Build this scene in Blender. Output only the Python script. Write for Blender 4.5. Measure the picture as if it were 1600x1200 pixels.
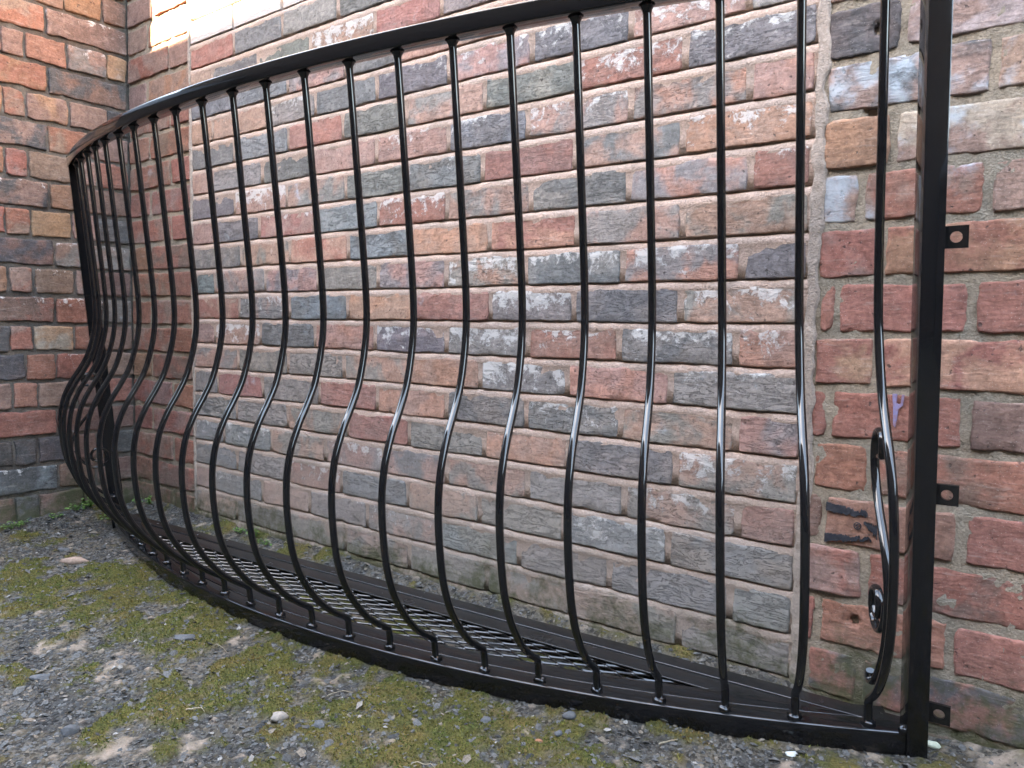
import bpy, bmesh, math, random
import numpy as np
from mathutils import Matrix, Vector

SC = bpy.context.scene
COL = SC.collection
for o in list(bpy.data.objects):
    bpy.data.objects.remove(o, do_unlink=True)
random.seed(7)
RNG = np.random.default_rng(7)

# ------------------------------------------------------------------ camera
cam_d = bpy.data.cameras.new("camera")
cam = bpy.data.objects.new("camera", cam_d)
COL.objects.link(cam)
cam_d.sensor_width = 36.0
cam_d.lens = 1202.488 / 1600 * 36.0
cam_d.clip_start = 0.02
cam_d.clip_end = 400.0
YAW, PIT, ROL = -0.65542087, -0.0726270, 0.01572835
fwd = Vector((math.sin(YAW) * math.cos(PIT), math.cos(YAW) * math.cos(PIT), math.sin(PIT)))
rgt = Vector((math.cos(YAW), -math.sin(YAW), 0))
upv = rgt.cross(fwd)
r2 = math.cos(ROL) * rgt + math.sin(ROL) * upv
u2 = -math.sin(ROL) * rgt + math.cos(ROL) * upv
cm = Matrix.Identity(4)
for i in range(3):
    cm[i][0], cm[i][1], cm[i][2] = r2[i], u2[i], -fwd[i]
cm[0][3], cm[1][3], cm[2][3] = 0.0, -1.29848505, 0.0
cam.matrix_world = cm
SC.camera = cam

# ------------------------------------------------------------------ sky, sun, exposure
SUN_EL = math.radians(36.0)
SUN_AZ = math.radians(14.3)         # towards the sun: behind the camera, a little to the left
world = bpy.data.worlds.new("World")
SC.world = world
world.use_nodes = True
wn = world.node_tree
sky = wn.nodes.new("ShaderNodeTexSky")
sky.sky_type = 'NISHITA'
sky.sun_disc = False
sky.sun_elevation = SUN_EL
sky.sun_rotation = math.pi + SUN_AZ
sky.dust_density = 0.5
wn.links.new(sky.outputs[0], wn.nodes["Background"].inputs[0])
wn.nodes["Background"].inputs[1].default_value = 0.13
sun_d = bpy.data.lights.new("sun", 'SUN')
sun_d.energy = 5.0
sun_d.angle = math.radians(0.55)
sun_d.color = (1.0, 0.93, 0.82)
sun = bpy.data.objects.new("sun", sun_d)
COL.objects.link(sun)
sdir = Vector((-math.sin(SUN_AZ) * math.cos(SUN_EL), -math.cos(SUN_AZ) * math.cos(SUN_EL), math.sin(SUN_EL)))
sun.rotation_euler = sdir.to_track_quat('Z', 'Y').to_euler()
sun.location = sdir * 20
VS = SC.view_settings
VS.view_transform = 'Standard'
VS.look = 'None'
VS.gamma = 1.0
VS.use_curve_mapping = False
VS.exposure = 5.08
VS.use_white_balance = True
VS.white_balance_temperature = 8900
VS.white_balance_tint = 10

# ------------------------------------------------------------------ helpers
def tag(o, label=None, cat=None, group=None, kind=None):
    if label: o["label"] = label
    if cat: o["category"] = cat
    if group: o["group"] = group
    if kind: o["kind"] = kind
    return o

def mesh_obj(name, verts, faces, mat=None, parent=None, smooth=False, mesh_name=None):
    me = bpy.data.meshes.new(mesh_name or name)
    me.from_pydata([tuple(map(float, v)) for v in verts] if not isinstance(verts, np.ndarray) else verts.tolist(), [], faces if not isinstance(faces, np.ndarray) else faces.tolist())
    if smooth:
        me.polygons.foreach_set("use_smooth", [True] * len(me.polygons))
    me.update()
    o = bpy.data.objects.new(name, me)
    COL.objects.link(o)
    if mat: me.materials.append(mat)
    if parent: o.parent = parent
    return o

def empty(name, loc=(0, 0, 0), rot=(0, 0, 0)):
    o = bpy.data.objects.new(name, None)
    COL.objects.link(o)
    o.location = loc
    o.rotation_euler = rot
    o.empty_display_size = 0.1
    return o

def hash2(ix, iy, seed):
    h = (ix.astype(np.int64) * 374761393 + iy.astype(np.int64) * 668265263 + seed * 1274126177) & 0x7fffffff
    h = ((h ^ (h >> 13)) * 1274126177) & 0x7fffffff
    h = h ^ (h >> 16)
    return (h & 0xffff) / 65535.0

def vnoise(x, y, seed=0):
    x = np.asarray(x, float); y = np.asarray(y, float)
    ix, iy = np.floor(x), np.floor(y)
    fx, fy = x - ix, y - iy
    fx = fx * fx * (3 - 2 * fx); fy = fy * fy * (3 - 2 * fy)
    a = hash2(ix, iy, seed); b = hash2(ix + 1, iy, seed)
    c = hash2(ix, iy + 1, seed); d = hash2(ix + 1, iy + 1, seed)
    return (a * (1 - fx) + b * fx) * (1 - fy) + (c * (1 - fx) + d * fx) * fy - 0.5

def fbm(x, y, seed=0, oct=4, gain=0.5):
    s = 0; a = 1.0
    for k in range(oct):
        s = s + a * vnoise(x * 2 ** k + 17.3 * k, y * 2 ** k - 9.1 * k, seed + k)
        a *= gain
    return s

def grid_faces(nx, ny, off=0):
    i = np.arange(nx - 1); j = np.arange(ny - 1)
    I, J = np.meshgrid(i, j, indexing='ij')
    a = (I * ny + J).ravel() + off
    return np.c_[a, a + ny, a + ny + 1, a + 1]

def smooth01(x, a, b):
    t = np.clip((x - a) / (b - a), 0, 1)
    return t * t * (3 - 2 * t)

# ------------------------------------------------------------------ materials
class NT:
    def __init__(self, name):
        self.m = bpy.data.materials.new(name)
        self.m.use_nodes = True
        self.t = self.m.node_tree
        self.n = self.t.nodes
        self.b = self.n["Principled BSDF"]
    def node(self, t, **kw):
        n = self.n.new(t)
        for k, v in kw.items():
            if k in n.inputs and not hasattr(n, k): n.inputs[k].default_value = v
            else: setattr(n, k, v)
        return n
    def link(self, a, b): self.t.links.new(a, b)
    def val(self, x, sock):
        if isinstance(x, (int, float)): sock.default_value = x
        elif isinstance(x, (tuple, list)):
            sock.default_value = tuple(x) + ((1.0,) if len(x) == 3 and sock.type == 'RGBA' else ())
        else: self.link(x, sock)
    def math(self, op, a, b=0.0, c=None, clamp=False):
        n = self.n.new("ShaderNodeMath"); n.operation = op; n.use_clamp = clamp
        self.val(a, n.inputs[0]); self.val(b, n.inputs[1])
        if c is not None: self.val(c, n.inputs[2])
        return n.outputs[0]
    def vmath(self, op, a, b):
        n = self.n.new("ShaderNodeVectorMath"); n.operation = op
        self.val(a, n.inputs[0]); self.val(b, n.inputs[1])
        return n.outputs[0]
    def mix(self, fac, a, b, blend='MIX'):
        n = self.n.new("ShaderNodeMix"); n.data_type = 'RGBA'; n.blend_type = blend
        self.val(fac, n.inputs[0]); self.val(a, n.inputs[6]); self.val(b, n.inputs[7])
        return n.outputs[2]
    def noise(self, vec, scale, detail=4, rough=0.55, dist=0.0):
        n = self.n.new("ShaderNodeTexNoise")
        self.link(vec, n.inputs["Vector"])
        n.inputs["Scale"].default_value = scale; n.inputs["Detail"].default_value = detail
        n.inputs["Roughness"].default_value = rough; n.inputs["Distortion"].default_value = dist
        return n.outputs[0]
    def voro(self, vec, scale, feature='F1', rnd=1.0):
        n = self.n.new("ShaderNodeTexVoronoi"); n.feature = feature
        self.link(vec, n.inputs["Vector"])
        n.inputs["Scale"].default_value = scale; n.inputs["Randomness"].default_value = rnd
        return n
    def ramp(self, x, a, b, lo=0.0, hi=1.0):
        n = self.n.new("ShaderNodeMapRange"); n.interpolation_type = 'SMOOTHSTEP'
        self.val(x, n.inputs[0]); n.inputs[1].default_value = a; n.inputs[2].default_value = b
        n.inputs[3].default_value = lo; n.inputs[4].default_value = hi
        return n.outputs[0]
    def scalev(self, vec, s):
        n = self.n.new("ShaderNodeMapping"); n.vector_type = 'POINT'
        self.link(vec, n.inputs[0]); n.inputs["Scale"].default_value = s
        return n.outputs[0]
    def attr(self, name, kind='OBJECT'):
        n = self.n.new("ShaderNodeAttribute"); n.attribute_type = kind; n.attribute_name = name
        return n
    def bump(self, h, dist, strength=1.0, normal=None):
        n = self.n.new("ShaderNodeBump"); n.inputs["Strength"].default_value = strength
        n.inputs["Distance"].default_value = dist
        self.link(h, n.inputs["Height"])
        if normal is not None: self.link(normal, n.inputs["Normal"])
        return n.outputs[0]
    def out(self, color=None, rough=0.9, spec=0.25, normal=None):
        if color is not None: self.val(color, self.b.inputs["Base Color"])
        self.val(rough, self.b.inputs["Roughness"])
        self.val(spec, self.b.inputs["Specular IOR Level"])
        if normal is not None: self.link(normal, self.b.inputs["Normal"])
        return self.m

def moss_growth(M, col, z, pos, dust=0.42):
    """algae and moss that grow on the damp foot of the walls"""
    n = M.noise(pos, 9.0, 5, 0.65)
    # dust and rain splash on the lowest courses
    dsp = M.math('MULTIPLY', M.ramp(M.math('ADD', z, M.math('MULTIPLY', M.math('SUBTRACT', M.noise(pos, 14.0, 5, 0.7), 0.5), 0.5)), -0.12, -0.48), dust)
    col = M.mix(dsp, col, (0.25, 0.22, 0.185))
    h = M.math('ADD', z, M.math('MULTIPLY', M.math('SUBTRACT', n, 0.5), 0.34))
    f = M.ramp(h, -0.46, -0.66)
    grey = M.mix(M.math('MULTIPLY', f, 0.55), col, (0.13, 0.125, 0.10))
    n2 = M.noise(pos, 42.0, 5, 0.7)
    g = M.math('MULTIPLY', M.ramp(M.math('ADD', h, M.math('MULTIPLY', M.math('SUBTRACT', n2, 0.5), 0.28)), -0.51, -0.63), 0.85)
    return M.mix(g, grey, (0.060, 0.062, 0.028))

def make_brick_mat():
    M = NT("weathered_brick")
    tc = M.node("ShaderNodeTexCoord")
    oi = M.node("ShaderNodeObjectInfo")
    geo = M.node("ShaderNodeNewGeometry")
    off = M.vmath('MULTIPLY', M.attr("seed").outputs["Vector"], (1.0, 1.0, 1.0))
    v = M.vmath('ADD', tc.outputs["Object"], off)
    sep = M.node("ShaderNodeSeparateXYZ"); M.link(tc.outputs["Object"], sep.inputs[0])
    sw = M.node("ShaderNodeSeparateXYZ"); M.link(geo.outputs["Position"], sw.inputs[0])
    A = M.attr("tone_a").outputs["Color"]; B = M.attr("tone_b").outputs["Color"]
    lime = M.attr("lime").outputs["Fac"]; splash = M.attr("splash").outputs["Fac"]
    crease = M.attr("crease").outputs["Fac"]
    big = M.noise(v, 13.0, 4, 0.55, 0.4)
    c = M.mix(M.ramp(big, 0.42, 0.58), A, B)
    # drag-wire streaks
    st = M.noise(M.scalev(v, (26, 60, 170)), 1.0, 4, 0.6, 0.6)
    fine = M.noise(v, 150.0, 6, 0.75)
    mid = M.noise(v, 46.0, 5, 0.65)
    c = M.mix(1.0, c, M.ramp(fine, 0.25, 0.75, 0.70, 1.28), 'MULTIPLY')
    c = M.mix(1.0, c, M.ramp(mid, 0.28, 0.72, 0.80, 1.20), 'MULTIPLY')
    c = M.mix(M.math('MULTIPLY', M.ramp(st, 0.55, 0.75), 0.25), c, (0.46, 0.38, 0.33))
    # fired dark spots and pale grit
    sp = M.noise(v, 95.0, 3, 0.5)
    c = M.mix(M.math('MULTIPLY', M.ramp(sp, 0.66, 0.73), 0.7), c, (0.05, 0.04, 0.038))
    vg = M.voro(v, 210.0)
    c = M.mix(M.math('MULTIPLY', M.ramp(vg.outputs["Distance"], 0.16, 0.10), 0.35), c, (0.55, 0.48, 0.42))
    # lime and mortar smears, thicker towards the upper arris
    ln = M.noise(v, 36.0, 9, 0.76, 0.3)
    lh = M.math('ADD', ln, M.math('MULTIPLY', M.math('SUBTRACT', sep.outputs["Z"], 0.035), 2.6))
    lf = M.math('MULTIPLY', M.ramp(M.math('ADD', lh, M.math('MULTIPLY', lime, 0.21)), 0.735, 0.81), 0.70)
    c = M.mix(lf, c, (0.62, 0.57, 0.53))
    sn = M.noise(v, 11.0, 5, 0.6)
    c = M.mix(M.math('MULTIPLY', M.ramp(M.math('ADD', sn, M.math('MULTIPLY', splash, 0.18)), 0.66, 0.82), 0.62), c, (0.47, 0.53, 0.57))
    c = moss_growth(M, c, sw.outputs["Z"], geo.outputs["Position"], M.attr("dust").outputs["Fac"])
    cr = M.noise(M.scalev(v, (17, 60, 70)), 1.0, 6, 0.72, 1.0)
    rid = M.math('ABSOLUTE', M.math('SUBTRACT', cr, 0.5))
    crk = M.math('MULTIPLY', M.ramp(rid, 0.0, 0.022, -1.0, 0.0), M.math('ADD', crease, 0.12))
    h = M.math('ADD', M.math('MULTIPLY', fine, 0.55), M.math('ADD', M.math('MULTIPLY', mid, 0.5), M.math('MULTIPLY', st, 0.35)))
    h = M.math('ADD', h, M.math('MULTIPLY', crk, 0.42))
    h = M.math('SUBTRACT', h, M.math('MULTIPLY', M.ramp(sp, 0.66, 0.73), 0.35))
    h = M.math('ADD', h, M.math('MULTIPLY', lf, 0.3))
    return M.out(c, 0.92, 0.18, M.bump(h, 0.0032, 1.0))

def make_mortar_mat(name, base, alt, grime, dust=0.0):
    M = NT(name)
    geo = M.node("ShaderNodeNewGeometry"); v = geo.outputs["Position"]
    sw = M.node("ShaderNodeSeparateXYZ"); M.link(v, sw.inputs[0])
    n = M.noise(v, 7.0, 4, 0.6); f = M.noise(v, 230.0, 5, 0.75); m = M.noise(v, 40.0, 5, 0.65)
    c = M.mix(M.ramp(n, 0.4, 0.62), base, alt)
    c = M.mix(1.0, c, M.ramp(f, 0.25, 0.75, 0.72, 1.25), 'MULTIPLY')
    c = M.mix(M.math('MULTIPLY', M.ramp(m, 0.52, 0.72), grime), c, (0.07, 0.06, 0.05))
    c = moss_growth(M, c, sw.outputs["Z"], v, dust)
    vg = M.voro(v, 330.0)
    h = M.math('ADD', M.math('MULTIPLY', f, 0.8), M.math('ADD', M.math('MULTIPLY', m, 0.7), M.math('MULTIPLY', vg.outputs["Distance"], 0.35)))
    return M.out(c, 0.95, 0.12, M.bump(h, 0.003, 1.0))

MAT_BRICK = make_brick_mat()
MAT_MORTAR = make_mortar_mat("pink_buff_mortar", (0.47, 0.328, 0.262), (0.40, 0.293, 0.240), 0.25, 0.45)
MAT_MORTAR_OLD = make_mortar_mat("sandy_mortar", (0.30, 0.235, 0.175), (0.24, 0.20, 0.155), 0.35)
MAT_MORTAR_DARK = make_mortar_mat("dark_mortar", (0.15, 0.125, 0.105), (0.080, 0.068, 0.060), 0.8)  # side wall mortar, darker than the other mortars
MAT_MORTAR_SMEAR = make_mortar_mat("grey_buff_smear_mortar", (0.37, 0.285, 0.232), (0.30, 0.235, 0.195), 0.35, 0.3)

def make_paint(name, col, rough=0.07, peel=0.00004):
    M = NT(name)
    tc = M.node("ShaderNodeTexCoord"); v = tc.outputs["Object"]
    n = M.noise(v, 260.0, 3, 0.5)
    n2 = M.noise(v, 18.0, 4, 0.6)
    vd = M.voro(v, 420.0)
    dust = M.math('MULTIPLY', M.ramp(vd.outputs["Distance"], 0.08, 0.04), M.ramp(n2, 0.5, 0.7))
    c = M.mix(M.math('MULTIPLY', dust, 0.12), col, (0.25, 0.23, 0.2))
    r = M.math('ADD', rough, M.math('MULTIPLY', M.ramp(n2, 0.45, 0.75), 0.07))
    return M.out(c, r, 0.5, M.bump(n, peel, 0.5))

MAT_PAINT = make_paint("gloss_black_paint", (0.006, 0.006, 0.0065))
MAT_PAINT_FLAT = make_paint("satin_black_paint", (0.010, 0.0095, 0.0095), 0.22, 0.00012)
INFILL=[
 (0.7652,[-2.25, -2.02, -1.792, -1.565, -1.355, -1.139, -0.92, -0.682, -0.392],'R D G D G P D P'),
 (0.6902,[-2.25, -2.133, -1.903, -1.674, -1.431, -1.213, -1.007, -0.8, -0.571, -0.392],'P D D Pw R G D P G'),
 (0.6152,[-2.25, -2.032, -1.771, -1.536, -1.346, -1.173, -0.98, -0.784, -0.58, -0.392],'B B GP D Pw P G R G'),
 (0.5402,[-2.25, -2.133, -1.855, -1.656, -1.422, -1.19, -0.961, -0.733, -0.508, -0.392],'P P Gw D Dw PGw Dw Pw Gw'),
 (0.4652,[-2.25, -2.022, -1.77, -1.546, -1.323, -1.085, -0.848, -0.621, -0.392],'D B R D GP DG Rw Dw'),
 (0.3902,[-2.25, -2.137, -1.889, -1.662, -1.423, -1.188, -0.969, -0.729, -0.501, -0.392],'P G D P Pw BDw GPw GO PO'),
 (0.3152,[-2.25, -2.022, -1.777, -1.536, -1.318, -1.088, -0.851, -0.622, -0.392],'D Pw GP D BDw R PD POw'),
 (0.2402,[-2.25, -2.133, -1.904, -1.66, -1.416, -1.191, -0.958, -0.729, -0.495, -0.392],'P D RPw B Rw GP DG OG Rw'),
 (0.1652,[-2.25, -1.995, -1.764, -1.526, -1.304, -1.066, -0.841, -0.617, -0.392],'GD PG PR BD OP RO GP PG'),
 (0.0902,[-2.25, -2.13, -1.878, -1.645, -1.417, -1.191, -0.968, -0.737, -0.504, -0.392],'B GP GP G GP GPw GDw GOw D'),
 (0.0152,[-2.25, -2.004, -1.768, -1.528, -1.292, -1.061, -0.845, -0.616, -0.392],'RP GPw DB OP R Gw GD PGw'),
 (-0.0598,[-2.25, -2.133, -1.902, -1.659, -1.428, -1.188, -0.959, -0.741, -0.51, -0.392],'P Pw D PO DGw Gw Rw DGw OPw'),
 (-0.1348,[-2.25, -2.013, -1.775, -1.543, -1.308, -1.088, -0.858, -0.631, -0.392],'GP DG G PG OP Gw PO Gw'),
 (-0.2098,[-2.25, -2.122, -1.891, -1.641, -1.418, -1.186, -0.96, -0.734, -0.504, -0.392],'D R G R PO GD GDw PG GP'),
 (-0.2848,[-2.25, -2.023, -1.777, -1.528, -1.307, -1.074, -0.851, -0.616, -0.392],'DG G GP R G OP GD GPw'),
 (-0.3598,[-2.25, -2.091, -1.854, -1.618, -1.395, -1.184, -0.953, -0.721, -0.495, -0.392],'Bw Bw GP PGw PD PG G GPw R'),
 (-0.4348,[-2.25, -2.022, -1.772, -1.553, -1.31, -1.086, -0.858, -0.626, -0.392],'BG G Rw BD PG G Bw BG'),
 (-0.5098,[-2.25, -2.146, -1.898, -1.683, -1.453, -1.202, -0.972, -0.751, -0.504, -0.392],'P Bw P G PGw BG G B B'),
 (-0.5848,[-2.25, -2.028, -1.779, -1.536, -1.302, -1.062, -0.841, -0.599, -0.392],'GP G PG GP G PG GP G'),
 (-0.6598,[-2.25, -2.15, -1.9, -1.684, -1.452, -1.2, -0.969, -0.746, -0.499, -0.392],'G P G PG P G P G G'),
]
OLD_RIGHT=[(0.4327, -0.374, -0.271, 'D'), (0.4327, -0.261, -0.08, 'PL'), (0.3471, -0.372, -0.153, 'DPl'), (0.3471, -0.141, -0.041, 'OPl'), (0.2615, -0.375, -0.279, 'O'), (0.2615, -0.268, -0.071, 'PTl'), (0.1759, -0.372, -0.323, 'Pl'), (0.1759, -0.31, -0.152, 'RPl'), (0.1759, -0.139, -0.031, 'P'), (0.0903, -0.375, -0.289, 'RP'), (0.0903, -0.275, -0.065, 'RO'), (0.0047, -0.371, -0.351, 'Rr'), (0.0047, -0.34, -0.163, 'R'), (0.0047, -0.15, -0.022, 'R'), (-0.0809, -0.374, -0.289, 'RY'), (-0.0809, -0.276, -0.052, 'RY'), (-0.1665, -0.376, -0.356, 'R'), (-0.1665, -0.345, -0.162, 'R'), (-0.1665, -0.149, -0.012, 'NP'), (-0.2521, -0.369, -0.288, 'R'), (-0.2521, -0.279, -0.05, 'RN'), (-0.3377, -0.379, -0.356, 'N'), (-0.3377, -0.347, -0.161, 'O'), (-0.3377, -0.148, -0.002, 'R'), (-0.4233, -0.384, -0.29, 'RPr'), (-0.4233, -0.278, -0.039, 'RN'), (-0.5089, -0.383, -0.36, 'R'), (-0.5089, -0.348, -0.166, 'R'), (-0.5089, -0.154, 0.0, 'R'), (-0.5945, -0.364, -0.29, 'RD'), (-0.5945, -0.279, -0.031, 'RD'), (0.5183, -0.384, -0.214, 'P'), (0.5183, -0.202, -0.05, 'R'), (-0.6801, -0.352, -0.225, 'N'), (-0.6801, -0.214, -0.027, 'N')]
OLD_LEFT=[(1.1491, -2.607, -2.369, 'RP'), (1.1491, -2.358, -2.262, 'R'), (1.0604, -2.607, -2.502, 'R'), (1.0604, -2.486, -2.262, 'RP'), (0.9717, -2.623, -2.481, 'P'), (0.9717, -2.465, -2.262, 'R'), (0.883, -2.618, -2.513, 'P'), (0.883, -2.501, -2.366, 'O'), (0.883, -2.351, -2.262, 'R'), (0.7943, -2.624, -2.386, 'RP'), (0.7943, -2.375, -2.262, 'P'), (0.7056, -2.63, -2.524, 'P'), (0.7056, -2.507, -2.262, 'OP'), (0.6169, -2.623, -2.381, 'RP'), (0.6169, -2.369, -2.262, 'R'), (0.5282, -2.62, -2.514, 'O'), (0.5282, -2.498, -2.262, 'NR'), (0.4395, -2.626, -2.383, 'RP'), (0.4395, -2.371, -2.262, 'R'), (0.3508, -2.623, -2.517, 'R'), (0.3508, -2.5, -2.262, 'RP'), (0.2622, -2.629, -2.385, 'RP'), (0.2622, -2.373, -2.262, 'R'), (0.1735, -2.626, -2.519, 'O'), (0.1735, -2.503, -2.262, 'NR'), (0.0848, -2.632, -2.386, 'RP'), (0.0848, -2.375, -2.262, 'R'), (-0.0039, -2.629, -2.522, 'R'), (-0.0039, -2.505, -2.262, 'RP'), (-0.0926, -2.632, -2.388, 'RP'), (-0.0926, -2.376, -2.262, 'R'), (-0.1813, -2.632, -2.524, 'O'), (-0.1813, -2.507, -2.262, 'NR'), (-0.27, -2.632, -2.39, 'RP'), (-0.27, -2.378, -2.262, 'R'), (-0.3587, -2.632, -2.526, 'R'), (-0.3587, -2.51, -2.262, 'RP'), (-0.4474, -2.632, -2.392, 'RP'), (-0.4474, -2.38, -2.262, 'R'), (-0.5361, -2.632, -2.529, 'O'), (-0.5361, -2.512, -2.262, 'NR'), (-0.6248, -2.632, -2.393, 'RP'), (-0.6248, -2.381, -2.262, 'R'), (-0.7135, -2.632, -2.531, 'R'), (-0.7135, -2.514, -2.262, 'RP')]
SIDE=[(1.0604, -0.432, -0.248, 'R'), (1.0604, -0.241, -0.008, 'N'), (0.9717, -0.38, -0.197, 'P'), (0.9717, -0.194, -0.081, 'O'), (0.9717, -0.075, -0.008, 'N'), (0.883, -0.437, -0.253, 'RP'), (0.883, -0.246, -0.011, 'PNw'), (0.7943, -0.487, -0.375, 'P'), (0.7943, -0.37, -0.312, 'P'), (0.7943, -0.305, -0.192, 'O'), (0.7943, -0.185, -0.069, 'GPw'), (0.7943, -0.063, -0.008, 'Y'), (0.7056, -0.442, -0.252, 'RO'), (0.7056, -0.241, -0.008, 'ND'), (0.6169, -0.477, -0.376, 'O'), (0.6169, -0.371, -0.315, 'RP'), (0.6169, -0.306, -0.193, 'YP'), (0.6169, -0.183, -0.071, 'P'), (0.6169, -0.065, -0.008, 'D'), (0.5282, -0.448, -0.255, 'PD'), (0.5282, -0.247, -0.127, 'RP'), (0.5282, -0.121, -0.008, 'P'), (0.4395, -0.482, -0.378, 'O'), (0.4395, -0.37, -0.313, 'RP'), (0.4395, -0.304, -0.184, 'P'), (0.4395, -0.176, -0.109, 'P'), (0.4395, -0.103, -0.008, 'R'), (0.3508, -0.453, -0.254, 'DPw'), (0.3508, -0.246, -0.141, 'O'), (0.3508, -0.135, -0.008, 'N'), (0.2622, -0.488, -0.378, 'R'), (0.2622, -0.373, -0.307, 'RP'), (0.2622, -0.303, -0.188, 'Y'), (0.2622, -0.183, -0.113, 'P'), (0.2622, -0.107, -0.009, 'D'), (0.1735, -0.458, -0.244, 'ND'), (0.1735, -0.236, -0.011, 'GPw'), (0.0848, -0.493, -0.376, 'O'), (0.0848, -0.368, -0.306, 'RP'), (0.0848, -0.297, -0.185, 'Pw'), (0.0848, -0.177, -0.117, 'P'), (0.0848, -0.111, -0.008, 'N'), (-0.0039, -0.464, -0.248, 'RNw'), (-0.0039, -0.239, -0.099, 'Rw'), (-0.0039, -0.093, -0.008, 'G'), (-0.0926, -0.499, -0.374, 'D'), (-0.0926, -0.371, -0.311, 'RP'), (-0.0926, -0.302, -0.189, 'YT'), (-0.0926, -0.181, -0.111, 'R'), (-0.0926, -0.105, -0.008, 'N'), (-0.1813, -0.469, -0.333, 'D'), (-0.1813, -0.326, -0.249, 'R'), (-0.1813, -0.239, -0.123, 'Rw'), (-0.1813, -0.117, -0.009, 'P'), (-0.27, -0.504, -0.374, 'P'), (-0.27, -0.367, -0.305, 'O'), (-0.27, -0.296, -0.19, 'NP'), (-0.27, -0.182, -0.105, 'N'), (-0.27, -0.099, -0.008, 'R'), (-0.3587, -0.474, -0.25, 'R'), (-0.3587, -0.242, -0.009, 'N'), (-0.4474, -0.509, -0.376, 'D'), (-0.4474, -0.367, -0.308, 'D'), (-0.4474, -0.3, -0.221, 'D'), (-0.4474, -0.213, -0.129, 'N'), (-0.4474, -0.123, -0.008, 'D'), (-0.5361, -0.48, -0.248, 'BDw'), (-0.5361, -0.241, -0.131, 'N'), (-0.5361, -0.125, -0.008, 'N'), (-0.6248, -0.482, -0.374, 'N'), (-0.6248, -0.37, -0.305, 'D'), (-0.6248, -0.301, -0.174, 'N'), (-0.6248, -0.168, -0.01, 'N'), (-0.7135, -0.485, -0.259, 'N'), (-0.7135, -0.251, -0.016, 'N')]
# ------------------------------------------------------------------ walls
TONE = {
 'R': (0.27, 0.110, 0.090), 'P': (0.335, 0.205, 0.165), 'G': (0.190, 0.160, 0.145), 'D': (0.082, 0.079, 0.080),
 'B': (0.150, 0.162, 0.170), 'O': (0.40, 0.205, 0.145), 'N': (0.165, 0.105, 0.085), 'Y': (0.46, 0.275, 0.165),
 'T': (0.44, 0.38, 0.30), 'L': (0.40, 0.34, 0.33), 'A': (0.24, 0.14, 0.11)}
_avg = np.array((0.285, 0.180, 0.138))
TONE = {k: tuple((np.array(v) * 0.66 + _avg * 0.34) * np.array((1.08, 1.02, 1.00))) for k, v in TONE.items()}
TONE.update(D=(0.160, 0.144, 0.135), B=(0.190, 0.186, 0.186), G=(0.232, 0.194, 0.172))
TONE_OLD = dict(TONE, D=(0.11, 0.10, 0.097), R=(0.325, 0.138, 0.101), P=(0.30, 0.185, 0.147), O=(0.335, 0.172, 0.115))

def profile_params(n, edge):
    t = np.linspace(0, 1, n)
    return t

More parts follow.
